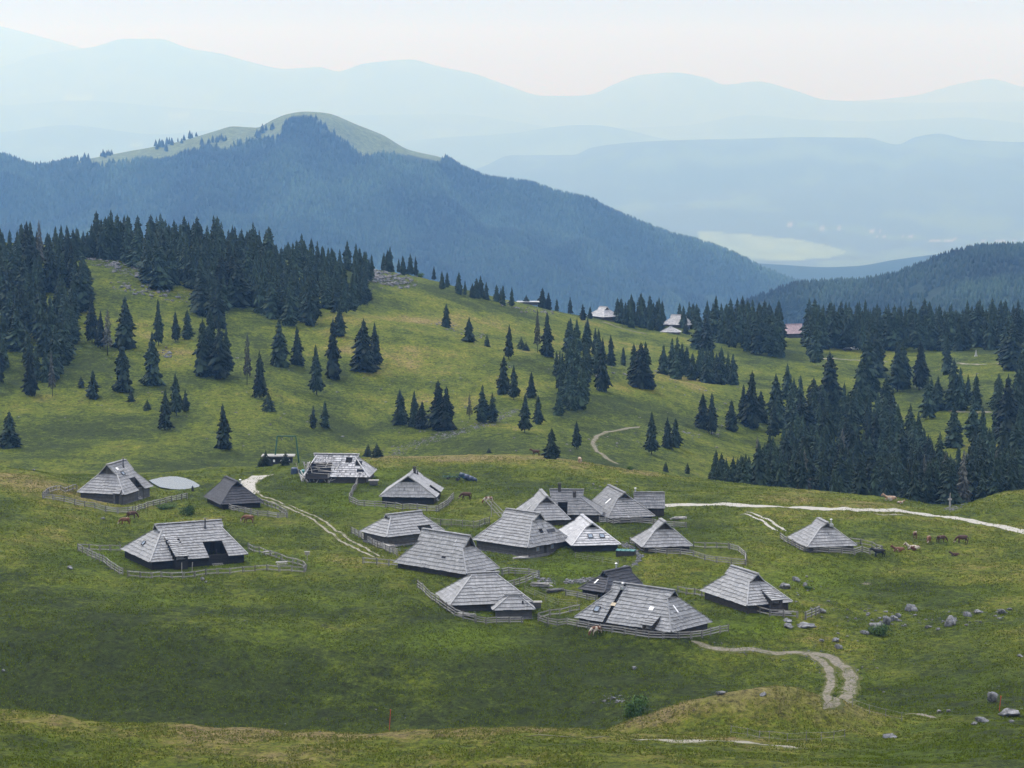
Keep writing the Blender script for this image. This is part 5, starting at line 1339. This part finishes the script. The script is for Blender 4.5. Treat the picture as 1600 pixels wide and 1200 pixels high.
ROCKS = [(1225,921,20,15,'blocky boulder in the dark hollow uphill of the slanted entrance hut'),(1244,909,16,10,'long low boulder at the head of the little rock row'),(1259,918,10,10,'small round boulder ending the little rock row'),
(1426,956,22,15,'pale boulder capping the western end of the rock ridge'),(1370,984,30,17,'wide dark boulder overgrown by a bush'),(1385,977,18,20,'upright boulder behind the bush'),(1396,972,16,16,'leaning boulder next to the bush'),(1404,967,10,11,'small boulder above the bush'),(1488,979,28,20,'big pale boulder in the middle of the rock ridge'),
(1512,964,14,12,'square boulder on the rock ridge'),(1529,959,19,8,'flat boulder on the rock ridge'),(1564,960,17,10,'low boulder near the eastern end of the rock ridge'),(1577,954,10,6,'little boulder ending the rock ridge'),(1450,983,13,6,'flat stone below the rock ridge'),(1467,986,9,6,'dark little stone below the rock ridge'),
(1352,993,15,9,'dark boulder at the foot of the bush'),(1258,983,36,11,'long pale slab above the lower path'),(1232,984,22,9,'slab lying beside the long pale slab'),(1229,973,18,6,'thin slab below the entrance hut fence'),(1283,959,17,10,'boulder leaning on the gate like rails'),
(1307,1004,17,9,'boulder above the loop of the path'),(1311,1014,13,11,'lower boulder above the loop of the path'),(1283,1004,10,7,'small boulder above the loop of the path'),(1551,1098,25,22,'tall rounded boulder beside the red marker pole'),
(1575,1121,40,15,'slanting slab below the red marker pole'),(1534,1130,26,11,'broken slab west of the slanting one'),(1524,1134,13,7,'small broken stone at the tip of the slabs'),(1392,1154,26,7,'flat pale rock in the lush grass by the tan mound'),(1467,1114,9,6,'little stone by the end of the wire fence'),(1482,1114,9,7,'dark little stone by the end of the wire fence'),
(1594,1029,13,7,'stone at the eastern edge of the slope'),(1126,1087,18,8,'stone on top of the tan mound, western one'),(1193,1089,16,6,'stone on top of the tan mound, eastern one'),(1581,1130,9,6,'stone under the slanting slab'),(991,1048,9,10,'lone standing stone in the green bowl'),
(5,1051,8,6,'stone at the western edge of the bowl'),(108,889,12,6,'pale stone on the grass west of the long black hut'),(316,908,8,8,'white stone before the long black hut'),(322,911,5,5,'tiny white stone before the long black hut'),(1381,1083,5,3,'tiny white stone on the open slope'),(160,812,9,5,'stone in the grass by the pond hut fence'),(52,736,7,4,'stone on the western rise'),
(640,851,12,5,'pale stone by the notched hut'),(958,1093,9,5,'stone in the brown rubble patch'),(945,1099,7,5,'second stone in the brown rubble patch'),(965,1098,6,5,'third stone in the brown rubble patch')]
RR = random.Random(9)
for k, (x, y, w, h, lb) in enumerate(ROCKS):
    X, Y, Z = at(x, y); s = Y/F; o = bpy.data.objects.new('boulder', RK_ME[k % 6]); scene.collection.objects.link(o)
    o.location = (X, Y+w*s*.3, Z+h*s*.20); o.scale = (w*s*.52, w*s*RR.uniform(.45, .7), h*s*.85); o.rotation_euler = (RR.uniform(-.2, .2), RR.uniform(-.25, .25), RR.uniform(-.4, .4))
    tag(o, lb, 'rock', 'limestone boulders')
def scree(name, spots, seed):
    r = np.random.default_rng(seed); small = [rock_mesh(40+k, 1, .75) for k in range(5)]; Vs, Fs = [], []; off = 0
    for (pts, n, spread, size, y0) in spots:
        P = np.array(pts, float)
        for _ in range(n):
            i = r.integers(0, len(P)-1) if len(P) > 1 else 0; t = r.random(); p = P[i]*(1-t)+P[min(i+1, len(P)-1)]*t
            X, Y, Z = at(p[0]+r.normal()*spread[0], p[1]+r.normal()*spread[1], y0=y0); s = size*(.4+r.random()**2*1.3)*.5
            v, f = small[r.integers(5)]; a = r.random()*6.28; ca, sa = math.cos(a), math.sin(a)
            sc = s*np.array((1, r.uniform(.6, 1), r.uniform(.4, .9))); q = v*sc
            Vs.append(np.stack([q[:, 0]*ca-q[:, 1]*sa+X, q[:, 0]*sa+q[:, 1]*ca+Y, q[:, 2]+Z+s*.12], -1)); Fs.append(f+off); off += len(v)
    o = mesh_obj(name, np.concatenate(Vs), np.concatenate(Fs), M_ROCK); o['kind'] = 'stuff'
scree('rubble', [
 ([(604,712),(640,698),(690,682),(730,672),(780,655),(808,640)], 520, (6,3), .85, 765), ([(120,398),(150,404),(190,420),(230,432)], 230, (10,4), 2.2, 900), ([(185,450),(235,456),(300,468)], 110, (12,5), 1.9, 900),
 ([(588,430),(600,436),(640,440)], 260, (10,6), 2.4, 1000), ([(345,400),(350,398)], 40, (6,5), 2.6, 900), ([(680,508),(720,515),(765,535)], 60, (10,3), 1.6, 900), ([(785,472),(805,478),(830,485),(870,490)], 60, (8,4), 1.8, 900),
 ([(255,548),(270,558)], 24, (5,3), 1.8, 900), ([(610,590),(760,600)], 45, (60,14), 1.1, 900), ([(880,560),(1020,600)], 60, (20,7), 1.7, 900), ([(1060,680),(1120,672)], 40, (18,5), 1.4, 800), ([(910,690),(1010,690)], 40, (30,8), 1.0, 800),
 ([(100,560),(500,660)], 80, (80,40), 1.0, 800), ([(600,640),(860,690)], 70, (80,20), 1.0, 800), ([(1060,600),(1180,650)], 50, (40,20), 1.1, 850), ([(1400,600),(1560,600)], 40, (40,20), 1.1, 900)], 5)
scree('loose_rubble', [
 ([(1255,1024),(1330,1050)], 90, (20,10), .5, 300), ([(1330,960),(1420,975),(1580,960)], 90, (22,7), .9, 300), ([(1250,900),(1300,1000)], 50, (25,25), .7, 300), ([(945,1094),(972,1092)], 60, (7,4), .5, 300),
 ([(1100,1012),(1240,1020)], 60, (20,4), .45, 300), ([(940,760),(1000,770)], 22, (30,8), .8, 300), ([(880,912),(928,906)], 170, (1.5,1.6), .9, 300), ([(977,888),(995,881),(1001,870),(985,856),(972,852)], 220, (1.5,1.6), .9, 300), ([(838,906),(866,911)], 60, (3,3), .9, 300),
 ([(100,1110),(700,1140)], 30, (120,8), .35, 300), ([(0,960),(900,1060)], 40, (200,50), .4, 300), ([(1480,797),(1500,794)], 40, (6,2), .9, 300), ([(600,853),(630,862)], 30, (7,3), .6, 300), ([(1200,1000),(1560,1090)], 50, (60,30), .45, 300)], 6)
# ------------------------------------------------------------------ broad bushes
def bush_mesh(seed, n=1400):
    r = np.random.default_rng(seed); V, Fc, C = [], [], []
    lobes = [(r.uniform(-.6, .6), r.uniform(-.5, .5), r.uniform(.3, .75), r.uniform(.3, .55)) for _ in range(9)]
    for _ in range(n):
        lx, ly, lz, lr = lobes[r.integers(9)]; d = r.normal(size=3); d /= np.linalg.norm(d); p = np.array((lx, ly, lz))+d*lr*r.uniform(.7, 1.05)
        if p[2] < 0: continue
        e1 = r.normal(size=3); e1 /= np.linalg.norm(e1); e2 = np.cross(d, e1); s = r.uniform(.04, .09); i = len(V)
        V += [p+e1*s, p+e2*s*.7, p-e1*s, p-e2*s*.7]; Fc.append((i, i+1, i+2, i+3)); C += [r.uniform(.5, 1.5)]*4
    return np.array(V, np.float32), np.array(Fc, np.int32), np.array(C, np.float32)
BU = [me_of('leafy_bush', *bush_mesh(k)[:2], M_LEAF, bush_mesh(k)[2]) for k in range(3)]
for k, (x, y, w, h, lb) in enumerate([(293,806,26,22,'round green bush between the black huts'),(995,1120,48,46,'dark bushy shrub at the edge of the tan mound'),(1374,992,40,24,'dark bush growing among the boulders'),(262,795,40,9,'low scrub beside the round green bush'),(1262,922,16,8,'low scrub by the boulder row'),(985,735,14,8,'low scrub on the village ridge'),(655,428,20,9,'light green bush on the skyline east of the scree'),(1305,782,26,18,'light green young tree at the edge of the lower wood'),(1500,748,22,22,'pale green young tree inside the lower wood'),(1532,770,20,24,'bright green young tree by the carved post')]):
    X, Y, Z = at(x, y, y0=765 if (y < 785 and x > 1200) or y < 500 else 300); s = Y/F; o = bpy.data.objects.new('leafy_bush', BU[k % 3]); scene.collection.objects.link(o)
    o.location = (X, Y, Z-.15*h*s); o.scale = (w*s*.55, w*s*.5, h*s*.85); o.rotation_euler = (0, 0, k*1.3); tag(o, lb, 'bush')
# ------------------------------------------------------------------ cattle
def cow_material(name, base, patch, thr=.5, scale=1.6):
    m, nt, b = new_mat(name); n1 = noise_node(nt, scale, 2); tc = N(nt, 'ShaderNodeTexCoord')
    f = ramp(nt, n1.outputs['Fac'], [(thr-.02, 0), (thr+.02, 1)]).outputs[0]
    nt.links.new(mix(nt, f, base, patch), b.inputs['Base Color']); b.inputs['Roughness'].default_value = .7; return m
WHT = (.36, .32, .26)
M_COW = {'red': cow_material('red_and_white_hide', (.115, .050, .024), WHT, .60), 'dark': cow_material('dark_brown_hide', (.055, .025, .015), WHT, .66), 'black': plain_material('black_hide', (.012, .012, .014), .6), 'pale': cow_material('pale_tan_hide', (.24, .15, .09), WHT, .5), 'white': cow_material('mostly_white_hide', WHT, (.09, .033, .014), .47)}
def cow_mesh(pose):
    """one continuous body grown over a joint skeleton (x forward, metres)"""
    J = {}; E = []
    def j(n, p, r): J[n] = (p, r)
    lie = pose == 'lying'; dz = -.62 if lie else 0.0
    j('rump', (-.78, 0, 1.20+dz), .27); j('hip', (-.52, 0, 1.18+dz), .33); j('belly', (-.05, 0, 1.06+dz), .37); j('chest', (.42, 0, 1.08+dz), .36); j('wither', (.62, 0, 1.20+dz), .27)
    if pose == 'grazing': j('neck', (.98, .02, .95), .19); j('poll', (1.22, .06, .52), .14); j('face', (1.34, .08, .30), .11); j('muzzle', (1.40, .09, .14), .085)
    elif lie: j('neck', (.95, .05, .85), .18); j('poll', (1.16, .10, 1.02), .14); j('face', (1.36, .14, .92), .11); j('muzzle', (1.52, .17, .82), .085)
    else: j('neck', (.96, .03, 1.36), .18); j('poll', (1.20, .05, 1.52), .14); j('face', (1.42, .06, 1.40), .11); j('muzzle', (1.58, .07, 1.28), .085)
    E += [('rump','hip'),('hip','belly'),('belly','chest'),('chest','wither'),('wither','neck'),('neck','poll'),('poll','face'),('face','muzzle')]
    for s in (-1, 1):
        t = 'l' if s > 0 else 'r'
        j('ear'+t, (J['poll'][0][0]-.02, J['poll'][0][1]+s*.26, J['poll'][0][2]+.02), .035); E.append(('poll', 'ear'+t))
        j('horn'+t, (J['poll'][0][0]-.02, J['poll'][0][1]+s*.14, J['poll'][0][2]+.26), .022); E.append(('poll', 'horn'+t))
        st = .10*s
        if lie:
            j('sh'+t, (.50, s*.24, .40), .15); j('kn'+t, (.85, s*.26, .16), .08); j('ft'+t, (.55, s*.28, .07), .055)
            j('st'+t, (-.50, s*.30, .38), .20); j('ho'+t, (-.15, s*.42, .14), .09); j('hf'+t, (.15, s*.44, .07), .055)
        else:
            j('sh'+t, (.48, s*.20, .82), .16); j('kn'+t, (.50+st, s*.19, .44), .075); j('ft'+t, (.50+st*1.6, s*.19, .05), .065)
            j('st'+t, (-.60, s*.22, .86), .20); j('ho'+t, (-.82-st, s*.20, .50), .080); j('hf'+t, (-.74-st, s*.20, .05), .065)
        E += [('chest','sh'+t),('sh'+t,'kn'+t),('kn'+t,'ft'+t),('hip','st'+t),('st'+t,'ho'+t),('ho'+t,'hf'+t)]
    j('tail', (-1.04, 0, 1.02+dz), .035); j('tuft', (-1.08, .02, .50 if not lie else .12), .05); E += [('rump','tail'),('tail','tuft')]
    names = list(J); me = bpy.data.meshes.new('cow_body')
    me.from_pydata([J[n][0] for n in names], [(names.index(a), names.index(b)) for a, b in E], [])
    o = bpy.data.objects.new('tmp', me); scene.collection.objects.link(o)
    sk = o.modifiers.new('skin', 'SKIN'); ly = me.skin_vertices[0].data if me.skin_vertices else None
    if ly is None:
        bpy.context.view_layer.objects.active = o; bpy.ops.object.modifier_add(type='SKIN'); ly = me.skin_vertices[0].data
    for k, n in enumerate(names):
        r = J[n][1]; ly[k].radius = (r, r*1.05); ly[k].use_root = (n == 'hip')
    ss = o.modifiers.new('sub', 'SUBSURF'); ss.levels = ss.render_levels = 1
    dg = bpy.context.evaluated_depsgraph_get(); res = bpy.data.meshes.new_from_object(o.evaluated_get(dg)); res.name = 'cow'
    bpy.data.objects.remove(o); res.polygons.foreach_set('use_smooth', np.ones(len(res.polygons), bool)); return res
COW = {p: cow_mesh(p) for p in ('grazing', 'standing', 'lying')}
COWS = [(195,820,'grazing','red',200,1.0,'brown cow with a white head grazing above the long black hut'),(206,812,'grazing','dark',30,1.05,'dark brown cow with a white flank grazing under the pond hut fence'),(388,819,'grazing','red',165,1.15,'reddish cow with a pale back grazing below the small black hut'),
(728,781,'grazing','dark',180,1.1,'dark brown cow grazing sideways in the upper pasture'),(763,787,'grazing','white',200,1.0,'brown and white cow grazing beside the dark one in the upper pasture'),(837,712,'standing','dark',170,1.0,'dark cow on the ridge line next to a spruce'),(906,724,'grazing','pale',100,1.0,'pale tan cow behind the ridge line'),
(931,996,'grazing','white',215,1.05,'brown and white cow grazing below the largest hut'),(1373,871,'standing','black',185,1.15,'black cow beside the lone hut fence'),(1430,842,'standing','red',265,1.0,'brown cow seen end-on, uppermost of the eastern herd'),(1451,850,'grazing','red',250,1.0,'brown cow grazing next to the end-on one'),
(1471,848,'grazing','dark',20,1.0,'cow with a pale back in the middle of the eastern herd'),(1503,850,'grazing','dark',185,1.15,'long bodied dark cow at the eastern end of the herd'),(1404,862,'lying','red',180,1.1,'plain brown cow lying down near the black cow'),(1427,860,'lying','white',170,1.25,'spotted cow lying down in the eastern herd'),
(1492,870,'lying','dark',180,.8,'small calf lying apart below the herd'),(1391,783,'lying','pale',170,1.3,'pale cow lying on the ridge before the dark wood'),(1407,787,'lying','pale',0,.7,'calf lying by the pale cow on the ridge')]
for (x, y, pose, col, hd, s, lb) in COWS:
    X, Y, Z = at(x, y, y0=300); me = COW[pose].copy(); me.materials.clear(); me.materials.append(M_COW[col])
    o = bpy.data.objects.new('cow', me); scene.collection.objects.link(o); o.location = (X, Y, Z-.02); o.rotation_euler = (0, 0, math.radians(hd)); s *= 1.12; o.scale = (s, s, s)
    tag(o, lb, 'cow', 'cattle on the alpine pasture')
m = MB(); m.tube((0,0,-.1), (0,0,1.0), .35, .22, 9); m.tube((0,0,1.0), (.05,0,1.25), .22, .05, 9); simple('tree_stump', 'dark stump at the edge of the pond', 'stump', m, M_WALL_BLACK, 301, 768)
# ------------------------------------------------------------------ grass tufts of the near slopes
def tufts():
    r = np.random.default_rng(31); n = 300000
    Y = 342 + (r.random(n)**1.15)*400; X = r.uniform(-.186, .186, n)*Y
    dn = fbm(X/9, Y/9, 3, 33) + .5*fbm(X/2.2, Y/2.2, 2, 35); k = (dn > -.12)
    k &= (((X-_c[0])/_r[0])**2 + ((Y-_c[1])/_r[1])**2) > 1.15
    for q in HUTS.values(): k &= (np.hypot(X-q[0], Y-q[1]) > min(q[3], q[4])*.5)
    X, Y, dn = X[k], Y[k], dn[k]; n = len(X)
    i = np.clip(np.searchsorted(YS, Y)-1, 0, len(YS)-2); j = np.clip(((X/(uhalf(YS[i])*YS[i])+1)/2*(NV-1)).round().astype(int), 0, NV-1)
    h = r.uniform(.08, .24, n)*(1+.5*dn)*(.75+Y/1600); dry_ = np.clip(GC[i, j, 0]*.8 - .24 + r.normal(0, .14, n), 0, 1)
    z = ground(X, Y); V = np.zeros((n, 6, 3), np.float32)
    for j_ in range(2):
        a = r.uniform(0, 6.28, n); w = r.uniform(.06, .16, n); l = r.uniform(.0, .16, n); b = r.uniform(0, 6.28, n)
        V[:, 3*j_] = np.stack([X+np.cos(a)*w, Y+np.sin(a)*w, z-.03], -1); V[:, 3*j_+1] = np.stack([X-np.cos(a)*w, Y-np.sin(a)*w, z-.03], -1); V[:, 3*j_+2] = np.stack([X+np.cos(b)*l, Y+np.sin(b)*l, z+h], -1)
    Fs = (np.array([[0, 1, 2], [3, 4, 5]])[None] + (np.arange(n)*6)[:, None, None]).reshape(-1, 3).astype(np.int32)
    g = np.array((.076, .104, .004))*r.uniform(.75, 1.75, n)[:, None]; d = np.array((.17, .150, .050))*r.uniform(.8, 1.5, n)[:, None]
    c = g*(1-dry_)[:, None] + d*dry_[:, None]
    m, nt, b = new_mat('grass_blades'); a_ = N(nt, 'ShaderNodeAttribute', attribute_name='tint'); nt.links.new(a_.outputs['Color'], b.inputs['Base Color']); b.inputs['Specular IOR Level'].default_value = .1
    o = mesh_obj('grass', V.reshape(-1, 3), Fs, m, color=np.repeat(c, 6, 0)); o['kind'] = 'stuff'
tufts()

# ------------------------------------------------------------------ the air: one even, pale volume round the whole place
def haze():
    x, y0, y1, z0, z1 = 40000, -400, 91500, -1900, 1100
    v = [(a, b, c) for c in (z0, z1) for a, b in ((-x, y0), (x, y0), (x, y1), (-x, y1))]
    m = bpy.data.materials.new('haze'); m.use_nodes = True; nt = m.node_tree; nt.nodes.clear()
    out = nt.nodes.new('ShaderNodeOutputMaterial'); p = nt.nodes.new('ShaderNodeVolumePrincipled')
    p.inputs['Color'].default_value = HAZE_COL + (1,)
    p.inputs['Density'].default_value = HAZE_D
    p.inputs['Absorption Color'].default_value = (1, .955, 1, 1)
    p.inputs['Anisotropy'].default_value = HAZE_G
    nt.links.new(p.outputs[0], out.inputs['Volume'])
    o = mesh_obj('haze', v, [(3,2,1,0),(4,5,6,7),(0,1,5,4),(1,2,6,5),(2,3,7,6),(3,0,4,7)], m)
    o['kind'] = 'stuff'
HAZE_COL, HAZE_D, HAZE_G = (.205, .47, 1.0), 7.3e-5, 0.5
haze()
